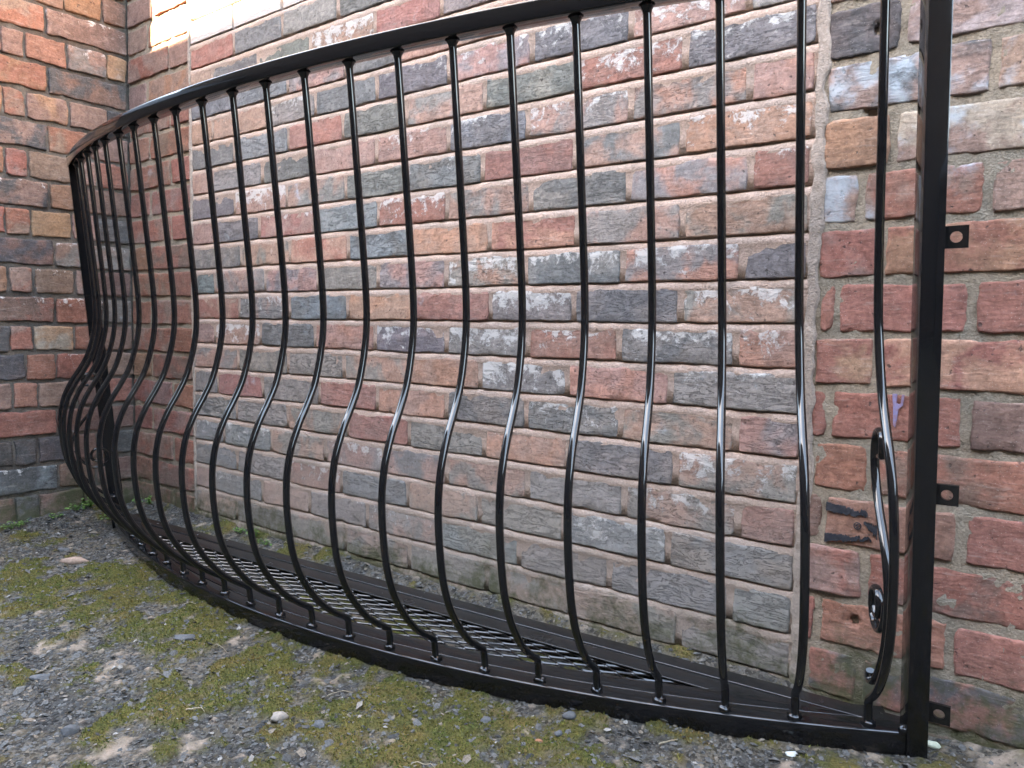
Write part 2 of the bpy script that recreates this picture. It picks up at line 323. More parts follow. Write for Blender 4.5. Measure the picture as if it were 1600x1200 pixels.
def brick_mesh(w, h, depth, nx, nz, seed, wob, rough, roll_top, roll_bot, lift, holes=()):
    e = 0.0035
    us = np.unique(np.r_[0, e * 0.45, e * 1.3, np.linspace(2.6 * e, w - 2.6 * e, nx), w - e * 1.3, w - e * 0.45, w])
    vs = np.unique(np.r_[0, e * 0.4, e * 1.2, np.linspace(2.4 * e, h - 2.4 * e, nz), h - e * 1.3, h - e * 0.5, h])
    U, V = np.meshgrid(us, vs, indexing='ij')
    s = seed * 13.7
    # ragged outline
    def rag(t, k): return wob * (1.5 * vnoise(t * 22 + s, t * 0 + k, seed) + 1.0 * vnoise(t * 75 + s, t * 0 + k, seed + 5) + 0.6 * vnoise(t * 190 + s, t * 0 + k, seed + 6))
    fu, fv = U / w, V / h
    U2 = U + rag(V, 1) * (1 - fu) ** 3 + rag(V, 2) * fu ** 3
    V2 = V + rag(U, 3) * (1 - fv) ** 3 + rag(U, 4) * fv ** 3
    # rounded corners
    cr = 0.004 * (0.2 + 1.2 * abs(vnoise(np.array([s]), np.array([2.2]), seed)[0]))
    du, dv = np.minimum(U, w - U), np.minimum(V, h - V)
    cornery = np.clip(1 - du / 0.012, 0, 1) * np.clip(1 - dv / 0.012, 0, 1)
    U2 += np.where(U < w / 2, 1, -1) * cornery * cr * 0.6
    V2 += np.where(V < h / 2, 1, -1) * cornery * cr * 0.6
    d = rough * (1.6 * fbm(U * 16 + s, V * 16, seed + 2, 4) + 0.0)
    d += rough * 1.0 * fbm(U * 90 + s, V * 90, seed + 3, 2)
    chip = np.clip(fbm(U * 45 + s, V * 45 + 7, seed + 4, 3) - 0.26, 0, 1)
    d -= chip * 0.012 * np.clip(1 - np.minimum(du, dv) / 0.012, 0, 1)
    ev = lambda x, r: np.where(x < r, r - np.sqrt(np.maximum(0, r * r - (r - np.minimum(x, r)) ** 2)), 0)
    d -= ev(h - V, roll_top) + ev(V, roll_bot) + ev(du, 0.0028)
    d += lift * (1 - 0.75 * fv)
    for (hx, hz, hr, hd) in holes:
        rr = np.hypot(U2 - hx, V2 - hz) * (1 + 0.35 * vnoise(U2 * 300, V2 * 300, seed + 9))
        d -= hd * smooth01(rr, hr, hr * 0.72) + 0.004 * smooth01(rr, hr * 2.0, hr)
    P = np.stack([U2, -d, V2], -1).reshape(-1, 3)
    n0, n1 = len(us), len(vs)
    F = [tuple(f) for f in grid_faces(n0, n1).tolist()]
    idx = lambda i, j: i * n1 + j
    ring = [idx(i, 0) for i in range(n0)] + [idx(n0 - 1, j) for j in range(1, n1)] + [idx(i, n1 - 1) for i in range(n0 - 2, -1, -1)] + [idx(0, j) for j in range(n1 - 2, 0, -1)]
    back = P[ring].copy(); back[:, 1] = depth
    base = len(P)
    P = np.r_[P, back]
    m = len(ring)
    for k in range(m):
        k2 = (k + 1) % m
        F.append((ring[k2], ring[k], base + k, base + k2))
    return P, F

BRICK_N = [0]
SHADE_TONE = [1.0]  # per-wall factor; shade on the old brickwork is put into its tones
def add_brick(parent, loc, w, h, code, old, wob, rough, roll_top, roll_bot, lift, nx=None, nz=6, holes=(), rotz=0.0):
    BRICK_N[0] += 1
    sd = BRICK_N[0]
    nx = nx or max(4, int(w / 0.014))
    P, F = brick_mesh(w, h, 0.04, nx, nz, sd, wob, rough, roll_top, roll_bot, lift, holes)
    o = mesh_obj("brick", P, F, MAT_BRICK, parent, smooth=True)
    o.location = loc
    o.rotation_euler = (0, 0, rotz)
    T = TONE_OLD if old else TONE
    tones = [c for c in code if c.isupper()]
    a = np.array(T[tones[0]]); b = np.array(T[tones[1]] if len(tones) > 1 else a * 0.78 + 0.22 * np.array(T['G'] if not old else T['N']) * 0.9)
    a = a * SHADE_TONE[0]; b = b * SHADE_TONE[0]
    j = 1 + 0.16 * (RNG.random(3) - 0.5) * np.array([0.5, 0.6, 0.7]) + 0.16 * (RNG.random() - 0.5)
    o["tone_a"] = [float(x) for x in np.clip(a * j, 0, 1)]
    o["tone_b"] = [float(x) for x in np.clip(b * j, 0, 1)]
    o["seed"] = [float(x) for x in RNG.random(3) * 40]
    o["lime"] = ((1.0 if not old else 0.55) if 'w' in code else (0.35 if not old else 0.0)) * float(0.75 + 0.5 * RNG.random())
    o["splash"] = 1.0 if 'l' in code else 0.0
    o["dust"] = 0.0 if old else 0.45
    o["crease"] = float((0.75 if tones[0] in 'DGB' else 0.3) * (0.4 + RNG.random())) * (0.5 if old else 1.0)
    return o

# ---- the long back wall with its newer infill panel
wall = tag(empty("brick_wall", (-1.2, 0, -0.62)), "long red and grey brick wall with a pinkish pointed infill panel behind the black railing", "brick wall", "brick walls round the yard")
wall_inv = Vector((1.2, 0, 0.62))
def wl(x, y, z): return (x + 1.2, y, z + 0.62)

PITCH = 0.075
for z0, xs, codes in INFILL:
    codes = codes.split()
    for k, code in enumerate(codes):
        a = xs[k] + (0.0065 if k else 0.004); b = xs[k + 1] - (0.0055 if k < len(codes) - 1 else 0.004)
        dz = 0.0016 * (RNG.random() - 0.5)
        add_brick(wall, wl(a, 0.0005 + 0.0015 * (RNG.random() - 0.5), z0 + dz), b - a, 0.0655, code, False, 0.0017, 0.0014, 0.0050, 0.0012, 0.0026)

def fill_rows(zs, h, runs, parent, loc_fn, code_fn, jit, rotz=0.0, lift=0.0, avoid=None):
    for r, z0 in enumerate(zs):
        for (a, b) in runs(r):
            add_brick(parent, loc_fn(a, z0), b - a, h, code_fn(r), True, *jit, rotz=rotz)

OLDJIT = (0.0026, 0.0017, 0.0028, 0.0018, 0.0012)
SHADE_TONE[0] = 0.88
HOLES = {(0.4327, -0.374): [(0.072, 0.034, 0.0075, 0.034)], (-0.5089, -0.348): [(0.052, 0.045, 0.0065, 0.030)]}
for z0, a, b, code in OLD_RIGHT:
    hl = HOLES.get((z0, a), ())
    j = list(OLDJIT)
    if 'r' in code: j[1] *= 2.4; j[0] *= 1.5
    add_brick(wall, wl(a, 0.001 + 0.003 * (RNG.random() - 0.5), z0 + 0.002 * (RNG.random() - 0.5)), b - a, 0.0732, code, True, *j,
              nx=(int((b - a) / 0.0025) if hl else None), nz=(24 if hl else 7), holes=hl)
# the wall carries on to the right of the picture
CH = ['R', 'RP', 'P', 'RN', 'O', 'NP']
for r in range(-8, 14):
    z0 = 0.4327 - 0.0856 * r
    row = [b for (zz, a, b, c) in OLD_RIGHT if abs(zz - z0) < 0.01]
    x = (max(row) if row else -0.384) + 0.012
    k = 0
    while x < 0.62:
        w = 0.225 if (r % 2) else (0.225 if k % 2 else 0.107)
        if not row and x < -0.37: w = 0.107 if r % 2 else 0.225
        add_brick(wall, wl(x, 0.001, z0), w, 0.0732, CH[int(RNG.integers(len(CH)))], True, *OLDJIT, nx=5, nz=3)
        x += w + 0.012; k += 1
SHADE_TONE[0] = 0.74
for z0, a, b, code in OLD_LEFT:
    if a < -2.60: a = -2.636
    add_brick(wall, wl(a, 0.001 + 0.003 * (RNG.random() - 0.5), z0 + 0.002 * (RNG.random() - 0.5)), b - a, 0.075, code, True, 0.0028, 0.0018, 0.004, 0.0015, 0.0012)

# mortar of the infill: weather-struck joints, set back under each brick and flush below
def struck_mortar():
    xs = np.arange(-2.262, -0.374, 0.007)
    rows = []
    zb = [0.7652 - PITCH * k for k in range(20)]
    zmin = zb[-1]
    prof = [(0.0, 0.0080), (0.0012, 0.0012), (0.030, 0.0010), (0.0560, 0.0008), (0.0590, -0.0006), (0.0650, -0.0004), (0.0708, 0.0006), (0.0728, 0.0032), (0.0744, 0.0065)]
    Z, Y, Kk = [], [], []
    for k in range(19, -1, -1):
        for q, (dz, dy) in enumerate(prof):
            Z.append(zb[k] + dz); Y.append(dy); Kk.append(k * 10 + q)
    Z = np.array(Z); Y = np.array(Y)
    X, ZZ = np.meshgrid(xs, Z, indexing='ij')
    YY = np.broadcast_to(Y, X.shape).copy()
    YY += 0.0010 * fbm(X * 60, ZZ * 60, 31, 3) + 0.0010 * fbm(X * 9, ZZ * 30, 32, 2)
    ZZ = ZZ + 0.0022 * fbm(X * 40, np.round(ZZ / PITCH) * 3.1, 33, 3) * np.where(np.abs(YY) < 0.004, 1, 0.5)
    return np.stack([X, YY, ZZ], -1).reshape(-1, 3), grid_faces(len(xs), len(Z))
P, F = struck_mortar()
o = mesh_obj("mortar", P - np.array([-1.2, 0, -0.62]), F, MAT_MORTAR, wall, True); tag(o, "pinkish buff mortar between the infill bricks")

def rough_mortar(u0, u1, z0, z1, step, dep, amp, seed):
    us = np.arange(u0, u1 + 1e-6, step); zs = np.arange(z0, z1 + 1e-6, step)
    U, Z = np.meshgrid(us, zs, indexing='ij')
    Y = dep + amp * (1.5 * fbm(U * 35, Z * 35, seed, 3) + 1.2 * fbm(U * 140, Z * 140, seed + 3, 2))
    return U, Y, Z, grid_faces(len(us), len(zs))
U, Y, Z, F = rough_mortar(-0.386, 0.72, -0.80, 1.14, 0.006, 0.0034, 0.0018, 51)
for (hx, hz, hr, sx) in ((-0.300, 0.344, 0.011, 1.5), (-0.302, 0.4667, 0.014, 1), (-0.296, -0.4639, 0.013, 1)):
    rr = np.hypot((U - hx) / sx, Z - hz)
    Y = Y + 0.036 * smooth01(rr, hr, hr * 0.6)
mesh_obj("mortar", np.stack([U + 1.2, Y, Z + 0.62], -1).reshape(-1, 3), F, MAT_MORTAR_OLD, wall, True)
U, Y, Z, F = rough_mortar(-2.64, -2.258, -0.80, 1.24, 0.006, 0.0050, 0.0022, 61)
mesh_obj("mortar", np.stack([U + 1.2, Y, Z + 0.62], -1).reshape(-1, 3), F, MAT_MORTAR_OLD, wall, True)
# smeared mortar down both sides of the infill
def smear(xc, hw, seed, z0, z1):
    t = np.linspace(-1, 1, 13); zs = np.arange(z0, z1, 0.006)
    T, Z = np.meshgrid(t, zs, indexing='ij')
    L = hw * (1 + 0.9 * fbm(Z * 28, Z * 0, seed, 4)); R = hw * (1 + 1.1 * fbm(Z * 28, Z * 0 + 5, seed + 1, 4))
    X = xc + np.where(T < 0, T * L, T * R)
    Y = -0.0030 * (1 - T ** 4) + 0.008 * T ** 8 + 0.0020 * fbm(X * 70, Z * 70, seed + 2, 4)
    return np.stack([X + 1.2, Y, Z + 0.62], -1).reshape(-1, 3), grid_faces(len(t), len(zs))
P, F = smear(-0.3835, 0.0110, 71, -0.70, 0.95)
tag(mesh_obj("mortar", P, F, MAT_MORTAR_SMEAR, wall, True), "grey buff mortar smeared down the side of the infill")
P, F = smear(-2.254, 0.0085, 77, -0.70, 1.2)
mesh_obj("mortar", P, F, MAT_MORTAR_SMEAR, wall, True)

def block_rows(x0, x1, z0, z1, pitch, blen, yface, depth, axis, seed):
    """joined plain bricks for the parts of a wall beyond the picture"""
    V, Fc = [], []
    r = np.random.default_rng(seed)
    nrow = int((z1 - z0) / pitch)
    for k in range(nrow):
        x = x0 - (blen / 2 if k % 2 else 0)
        while x < x1:
            a, b = max(x + 0.006, x0), min(x + blen - 0.006, x1)
            if b - a > 0.02:
                zb, zt = z0 + k * pitch, z0 + (k + 1) * pitch - 0.013
                y = yface + 0.002 * (r.random() - 0.5)
                n = len(V)
                c = [(a, y, zb), (b, y, zb), (b, y, zt), (a, y, zt), (a, y + depth, zb), (b, y + depth, zb), (b, y + depth, zt), (a, y + depth, zt)]
                V += [(p[0], p[1], p[2]) if axis == 'x' else (-p[1], p[0], p[2]) for p in c]
                Fc += [(n, n + 1, n + 2, n + 3), (n + 1, n + 5, n + 6, n + 2), (n + 4, n, n + 3, n + 7), (n + 3, n + 2, n + 6, n + 7), (n + 1, n, n + 4, n + 5)]
            x += blen
    return V, Fc

def plain_brick_props(o, code='RP'):
    o["tone_a"] = list(TONE_OLD[code[0]]); o["tone_b"] = list(TONE_OLD[code[1]])
    o["seed"] = [3.0, 5.0, 7.0]; o["lime"] = 0.2; o["splash"] = 0.0; o["crease"] = 0.3; o["dust"] = 0.0

def box(x0, x1, y0, y1, z0, z1):
    v = [(x0, y0, z0), (x1, y0, z0), (x1, y1, z0), (x0, y1, z0), (x0, y0, z1), (x1, y0, z1), (x1, y1, z1), (x0, y1, z1)]
    f = [(0, 3, 2, 1), (4, 5, 6, 7), (0, 1, 5, 4), (1, 2, 6, 5), (2, 3, 7, 6), (3, 0, 4, 7)]
    return v, f

V, Fc = block_rows(-0.39, 4.5, 1.135, 1.5, 0.0856, 0.237, 0.0, 0.03, 'x', 1)
V2, F2 = block_rows(0.66, 4.5, -0.80, 1.13, 0.0856, 0.237, 0.0, 0.03, 'x', 2)
V3, F3 = block_rows(-2.25, -0.392, 0.842, 1.5, 0.075, 0.2275, 0.0, 0.03, 'x', 3)
V4, F4 = block_rows(-2.62, -2.262, 1.24, 1.5, 0.0887, 0.237, 0.0, 0.03, 'x', 4)
allV, allF = [], []
for vv, ff in ((V, Fc), (V2, F2), (V3, F3), (V4, F4)):
    n = len(allV); allV += vv; allF += [tuple(i + n for i in f) for f in ff]
o = mesh_obj("brickwork", np.array(allV) - np.array([-1.2, 0, -0.62]), allF, MAT_BRICK, wall); plain_brick_props(o); o["kind"] = "stuff"
v, f = box(-2.64, 4.5, 0.0125, 0.24, -1.0, 1.5)
tag(mesh_obj("core", np.array(v) - np.array([-1.2, 0, -0.62]), f, MAT_MORTAR_OLD, wall))
v, f = box(-2.64, 4.55, -0.03, 0.27, 1.5, 1.57)
mesh_obj("coping", np.array(v) - np.array([-1.2, 0, -0.62]), f, MAT_MORTAR_OLD, wall)

# ---- the side wall that meets it in the corner
XL = -2.6388
side = tag(empty("brick_wall", (XL, -0.4, -0.62)), "dark weathered red and buff brick wall meeting the long wall in the corner", "brick wall", "brick walls round the yard")
def sl(y, d, z): return (d, y + 0.4, z + 0.62)
SHADE_TONE[0] = 0.72  # the side wall's shade is painted into its brick colour
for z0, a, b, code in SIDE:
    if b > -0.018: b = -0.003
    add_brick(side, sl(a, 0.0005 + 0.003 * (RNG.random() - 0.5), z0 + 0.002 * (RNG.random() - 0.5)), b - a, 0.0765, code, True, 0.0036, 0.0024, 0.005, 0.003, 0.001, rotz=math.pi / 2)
rows = sorted(set(s[0] for s in SIDE))
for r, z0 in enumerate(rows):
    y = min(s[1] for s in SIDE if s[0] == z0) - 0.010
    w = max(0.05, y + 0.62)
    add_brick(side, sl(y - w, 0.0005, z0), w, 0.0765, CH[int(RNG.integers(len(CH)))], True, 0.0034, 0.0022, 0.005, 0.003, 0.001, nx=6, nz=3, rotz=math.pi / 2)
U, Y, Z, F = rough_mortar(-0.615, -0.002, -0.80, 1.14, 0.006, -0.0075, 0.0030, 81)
mesh_obj("mortar", np.stack([Y, U + 0.4, Z + 0.62], -1).reshape(-1, 3), F, MAT_MORTAR_DARK, side, True)
V, Fc = block_rows(-0.62, -0.52, 1.15, 1.80, 0.0887, 0.237, 0.0, 0.03, 'y', 5)
V2, F2 = block_rows(-0.62, -0.01, 1.15, 1.80, 0.0887, 0.237, 0.0, 0.03, 'y', 6)
n = len(V)
o = mesh_obj("brickwork", np.array(V + V2) + np.array([0, 0.4, 0.62]), Fc + [tuple(i + n for i in f) for f in F2], MAT_BRICK, side); plain_brick_props(o, 'RN'); o["kind"] = "stuff"
v, f = box(-0.25, -0.011, -0.618, 0.24, -1.0, 1.80)
mesh_obj("core", np.array(v) + np.array([0, 0.4, 0.62]), f, MAT_MORTAR_DARK, side)

# ---- the house across the yard, behind the camera: its eaves shade everything but the top of the wall
EY, EZ = -4.0, 0.885 + (4.0 / math.cos(SUN_AZ)) * math.tan(SUN_EL)
house = tag(empty("brick_house", (1.0, -6.4, -0.95)), "dark brick house across the yard whose eaves shade the railing and both walls", "house", "houses round the yard")
M = NT("house_brick")
tc = M.node("ShaderNodeTexCoord"); sp = M.node("ShaderNodeSeparateXYZ"); M.link(tc.outputs["Object"], sp.inputs[0])
cb = M.node("ShaderNodeCombineXYZ"); M.link(M.math('ADD', sp.outputs["X"], sp.outputs["Y"]), cb.inputs[0]); M.link(sp.outputs["Z"], cb.inputs[1])
br = M.n.new("ShaderNodeTexBrick"); M.link(cb.outputs[0], br.inputs["Vector"])
br.inputs["Scale"].default_value = 1.0; br.inputs["Brick Width"].default_value = 0.235; br.inputs["Row Height"].default_value = 0.08
br.inputs["Mortar Size"].default_value = 0.006
br.inputs["Color1"].default_value = (0.045, 0.027, 0.023, 1); br.inputs["Color2"].default_value = (0.034, 0.024, 0.021, 1); br.inputs["Mortar"].default_value = (0.04, 0.035, 0.03, 1)
HB = M.out(br.outputs["Color"], 0.9, 0.15, M.bump(br.outputs["Fac"], -0.004))
M = NT("slate_roof"); tc = M.node("ShaderNodeTexCoord")
SL_ = M.out(M.mix(M.noise(tc.outputs["Object"], 6, 4), (0.05, 0.055, 0.065), (0.09, 0.09, 0.10)), 0.7, 0.3)
def house_parts(root, x0, x1, y0, y1, eave, rise, along, eaves_at):
    """walls and a pitched slate roof; ridge along x or y"""
    off = -np.array(root.location)
    v, f = box(x0, x1, y0, y1, -1.3, eave - 0.06)
    mesh_obj("wall", np.array(v) + off, f, HB, root)
    o = 0.12
    if along == 'x':
        a, b, c, d, m = x0 - o, x1 + o, eaves_at, y0 - o, (y0 + y1) / 2
        P = lambda s, t, z: (s, t, z)
    else:
        a, b, c, d, m = y0 - o, y1 + o, eaves_at, (x0 - o if eaves_at > x0 else x1 + o), (x0 + x1) / 2
        P = lambda s, t, z: (t, s, z)
    v = [P(a, c, eave - 0.05), P(b, c, eave - 0.05), P(b, c, eave), P(a, c, eave), P(a, m, eave + rise), P(b, m, eave + rise), P(a, d, eave), P(b, d, eave), P(a, d, eave - 0.05), P(b, d, eave - 0.05)]
    f = [(0, 1, 2, 3), (3, 2, 5, 4), (4, 5, 7, 6), (6, 7, 9, 8), (8, 9, 1, 0), (0, 3, 4, 6, 8), (1, 9, 7, 5, 2)]
    fix = mesh_obj("roof", np.array(v) + off, f, SL_, root)
    bm = bmesh.new(); bm.from_mesh(fix.data); bmesh.ops.recalc_face_normals(bm, faces=bm.faces); bm.to_mesh(fix.data); bm.free()
house_parts(house, -9.0, 7.6, -9.0, EY - 0.12, EZ, 1.4, 'x', EY)
left_sky_blocker = tag(empty("brick_house", (-7.0, -2.2, -0.9)), "added dark brick house, unseen, blocking low sky past the open end of the side wall", "house", "houses round the yard")
house_parts(left_sky_blocker, -9.2, -4.9, -3.4, 2.5, 1.2, 1.0, 'y', -4.78)  # out of view; added against low sky, kept low for the bar highlights
right_sky_blocker = tag(empty("brick_house", (5.0, -1.5, -0.9)), "added dark brick house, unseen, blocking low sky beyond the right end of the long wall", "house", "houses round the yard")
house_parts(right_sky_blocker, 3.4, 7.0, -3.4, -0.1, 0.9, 0.6, 'y', 3.28)  # out of view; added and sized to shape reflections in bars and post
# ------------------------------------------------------------------ the bow-fronted balcony railing
FR = (0.09138703876273538, -0.00976158563672631, 0.04620284104225122)
FO = Vector((-0.19464779622717154, -0.06, -0.5815658094948157))
CL, SAG, RH, U0, DU = 2.2355676147236863, 0.22386716295736075, 1.0610876462407335, 0.026323311490055176, 0.04499477996276796
RAD = (CL * CL / 4 + SAG * SAG) / (2 * SAG)
HALF = math.asin(CL / 2 / RAD)
rail = tag(empty("balcony_railing", FO, FR), "gloss black bow fronted balcony railing with bellied bars standing against the brick wall", "railing")

def arc_pt(u, r=0.0):
    th = HALF * (1 - 2 * u)
    return Vector((-CL / 2 + (RAD + r) * math.sin(th), -((RAD + r) * math.cos(th) - (RAD - SAG)), 0)), th

def sweep_arc(section, u0, u1, n, closed_ends=True):
    V, F = [], []
    m = len(section)
    for i in range(n + 1):
        u = u0 + (u1 - u0) * i / n
        for (r, z) in section:
            p, th = arc_pt(u, r)
            V.append((p.x, p.y, z))
    for i in range(n):
        for k in range(m):
            a, b = i * m + k, i * m + (k + 1) % m
            F.append((a, a + m, b + m, b))
    if closed_ends:
        F.append(tuple(range(m))); F.append(tuple(n * m + k for k in range(m - 1, -1, -1)))
    return V, F

def rrect(r0, r1, z0, z1, b):
    pts = []
    for (cx, cz, a0) in ((r1 - b, z1 - b, 0), (r0 + b, z1 - b, 90), (r0 + b, z0 + b, 180), (r1 - b, z0 + b, 270)):
        for q in range(4):
            a = math.radians(a0 + 30 * q)
            pts.append((cx + b * math.cos(a), cz + b * math.sin(a)))
    return pts

def fix_normals(o):
    bm = bmesh.new(); bm.from_mesh(o.data)
    bmesh.ops.recalc_face_normals(bm, faces=bm.faces)
    bm.to_mesh(o.data); bm.free()
    return o

def flat_sharp(o, ang=42):
    o.data.polygons.foreach_set("use_smooth", [True] * len(o.data.polygons))
    bm = bmesh.new(); bm.from_mesh(o.data)
    for e in bm.edges:
        if len(e.link_faces) == 2 and e.calc_face_angle(0) > math.radians(ang): e.smooth = False
    bm.to_mesh(o.data); bm.free()
    return o

def part(name, V, F, mat=MAT_PAINT, parent=rail):
    return flat_sharp(fix_normals(mesh_obj(name, V, F, mat, parent)))

# top rail, curved base bar, flat bars that carry the mesh
part("top_rail", *sweep_arc(rrect(-0.020, 0.020, RH, RH + 0.0275, 0.0026), -0.006, 1.006, 160))
part("base_bar", *sweep_arc(rrect(-0.022, 0.0140, -0.038, 0.0, 0.0046), -0.006, 1.006, 160), mat=MAT_PAINT)
part("mesh_seat", *sweep_arc(rrect(-0.058, -0.0230, -0.0055, -0.0014, 0.0014), 0.012, 0.988, 150), mat=MAT_PAINT)

def straight(section, x0, x1):
    V, F = [], []
    m = len(section)
    for x in (x0, x1):
        for (y, z) in section: V.append((x, y, z))
    for k in range(m):
        a, b = k, (k + 1) % m
        F.append((a, b, b + m, a + m))
    F.append(tuple(range(m - 1, -1, -1))); F.append(tuple(m + k for k in range(m)))
    return V, F
part("base_bar", *straight(rrect(-0.0055, 0.0270, -0.037, -0.0008, 0.0022), -CL + 0.012, -0.014), mat=MAT_PAINT_FLAT)
part("mesh_seat", *straight(rrect(-0.0435, -0.0064, -0.0068, -0.0028, 0.0014), -CL + 0.13, -0.13), mat=MAT_PAINT_FLAT)

# expanded metal panel
def mesh_panel():
    V, F = [], []
    a1 = np.array([0.0262, 0.0128]); a2 = np.array([0.0262, -0.0125]); o0 = np.array([-1.4001, -0.0683])
    def inside(p):
        return p[1] < -0.016 and math.hypot(p[0] + CL / 2, p[1] - (RAD - SAG)) < RAD - 0.034 and -CL + 0.1 < p[0] < -0.06
    def strand(p, q, tilt, w, t, dz):
        p3 = Vector((p[0], p[1], -0.0092 + dz)); q3 = Vector((q[0], q[1], -0.0092 - dz))
        d = (q3 - p3).normalized(); s = d.cross(Vector((0, 0, 1))).normalized(); n = s.cross(d)
        c, sn = math.cos(tilt), math.sin(tilt)
        s2 = s * c + n * sn; n2 = -s * sn + n * c
        base = len(V)
        for (P_, k) in ((p3, 1.3), (p3 * 0.72 + q3 * 0.28, 0.85), (p3 * 0.28 + q3 * 0.72, 0.85), (q3, 1.3)):
            for q in range(6):
                cx, cy = ((1, -.3), (1, .3), (0.0, 1), (-1, .3), (-1, -.3), (0.0, -1))[q]
                V.append(P_ + s2 * w * k * cx + n2 * t * k * cy)
        for i in range(3):
            for k in range(6):
                a, b = base + i * 6 + k, base + i * 6 + (k + 1) % 6
                F.append((a, b, b + 6, a + 6))
    def knot(p):
        base = len(V)
        for i, (rr, zz) in enumerate(((0.0, 0.0020), (0.0026, 0.0013), (0.0037, -0.0004), (0.0, -0.0014))):
            for k in range(6):
                a = math.pi * k / 3
                V.append(Vector((p[0] + rr * 1.3 * math.cos(a), p[1] + rr * math.sin(a), -0.0088 + zz)))
        for i in range(3):
            for k in range(6):
                F.append((base + i * 6 + k, base + i * 6 + (k + 1) % 6, base + i * 6 + 6 + (k + 1) % 6, base + i * 6 + 6 + k))
    for i in range(-90, 90):
        for j in range(-90, 90):
            p = o0 + a1 * i + a2 * j
            if not inside(p): continue
            knot(p)
            strand(p, p + a1, math.radians(-50), 0.0024, 0.0005, 0.0012) if inside(p + a1) else None
            strand(p, p + a2, math.radians(-50), 0.0019, 0.0005, -0.0012) if inside(p + a2) else None
    return V, F
V, F = mesh_panel()
o = flat_sharp(fix_normals(mesh_obj("mesh_panel", V, F, MAT_PAINT, rail)), 80)
o["label"] = "black expanded metal mesh floor between the base bars"

# bars: one profile, bellied out low down and cranked back to the base
PROF = [(0.0, 1.0620), (-0.001, 1.00), (-0.002, 0.85), (-0.003, 0.74), (-0.0025, 0.67), (0.0005, 0.625), (0.0065, 0.590), (0.0195, 0.547), (0.037, 0.5055), (0.060, 0.470), (0.082, 0.4400), (0.1045, 0.400), (0.1175, 0.360), (0.1235, 0.322), (0.1250, 0.275), (0.1205, 0.215), (0.1060, 0.165), (0.0835, 0.1235), (0.0565, 0.088), (0.0270, 0.0610), (0.0075, 0.0465), (0.0010, 0.0400), (-0.0010, 0.0330), (-0.0015, 0.015), (-0.0015, -0.001)]
def catmull(pts, n):
    P = [np.array(p, float) for p in pts]
    P = [2 * P[0] - P[1]] + P + [2 * P[-1] - P[-2]]
    out = []
    for i in range(1, len(P) - 2):
        for k in range(n):
            t = k / n
            d1 = np.linalg.norm(P[i] - P[i - 1]) ** .5; d2 = np.linalg.norm(P[i + 1] - P[i]) ** .5; d3 = np.linalg.norm(P[i + 2] - P[i + 1]) ** .5
            m1 = (P[i + 1] - P[i] + d2 * ((P[i] - P[i - 1]) / d1 - (P[i + 1] - P[i - 1]) / (d1 + d2)))
            m2 = (P[i + 1] - P[i] + d2 * ((P[i + 2] - P[i + 1]) / d3 - (P[i + 2] - P[i]) / (d2 + d3)))
            a = 2 * (P[i] - P[i + 1]) + m1 + m2; b = -3 * (P[i] - P[i + 1]) - 2 * m1 - m2
            out.append(a * t ** 3 + b * t ** 2 + m1 * t + P[i])
    out.append(P[-2])
    return np.array(out)

def tube(path, rad, sides, cap=True):
    """tube along a path in the x-z plane"""
    V, F = [], []
    n = len(path)
    for i in range(n):
        t = path[min(i + 1, n - 1)] - path[max(i - 1, 0)]
        t = t / np.linalg.norm(t)
        s = np.array([t[1], -t[0]])
        rr = rad[i] if hasattr(rad, '__len__') else rad
        for k in range(sides):
            a = 2 * math.pi * k / sides
            V.append((path[i][0] + s[0] * rr * math.cos(a), rr * math.sin(a), path[i][1] + s[1] * rr * math.cos(a)))
    for i in range(n - 1):
        for k in range(sides):
            a, b = i * sides + k, i * sides + (k + 1) % sides
            F.append((a, b, b + sides, a + sides))
    if cap:
        F.append(tuple(range(sides))); F.append(tuple((n - 1) * sides + k for k in range(sides - 1, -1, -1)))
    return V, F

path = catmull(PROF, 5)
V, F = tube(path, 0.0062, 16)
bar0 = part("baluster", V, F)
def blob(rx, rz, zc, seed, lump):
    V, F = [], []
    ns, nr = 14, 7
    for i in range(nr + 1):
        ph = math.pi * i / nr
        for k in range(ns):
            a = 2 * math.pi * k / ns
            q = 1 + lump * float(vnoise(np.array([math.cos(a) * 2.3 + 5]), np.array([math.sin(a) * 2.3 + i * 0.9]), seed)[0])
            V.append((rx * q * math.sin(ph) * math.cos(a), rx * q * math.sin(ph) * math.sin(a), zc + rz * q * math.cos(ph)))
    for i in range(nr):
        for k in range(ns):
            F.append((i * ns + k, (i + 1) * ns + k, (i + 1) * ns + (k + 1) % ns, i * ns + (k + 1) % ns))
    return V, F
welds = []
for s in range(4):
    V, F = blob(0.0105, 0.0065, 0.0022, 11 + s, 0.9)
    w_ = fix_normals(mesh_obj("weld", V, F, MAT_PAINT, None, True)); welds.append(w_.data)
    bpy.data.objects.remove(w_)
V, F = tube(np.array([(0, RH - 0.012), (0, RH - 0.0075), (0, RH - 0.004), (0, RH + 0.0005)]), [0.0062, 0.0072, 0.0095, 0.0125], 16)
wt = fix_normals(mesh_obj("weld", V, F, MAT_PAINT, None, True)); weld_top = wt.data
bpy.data.objects.remove(wt)

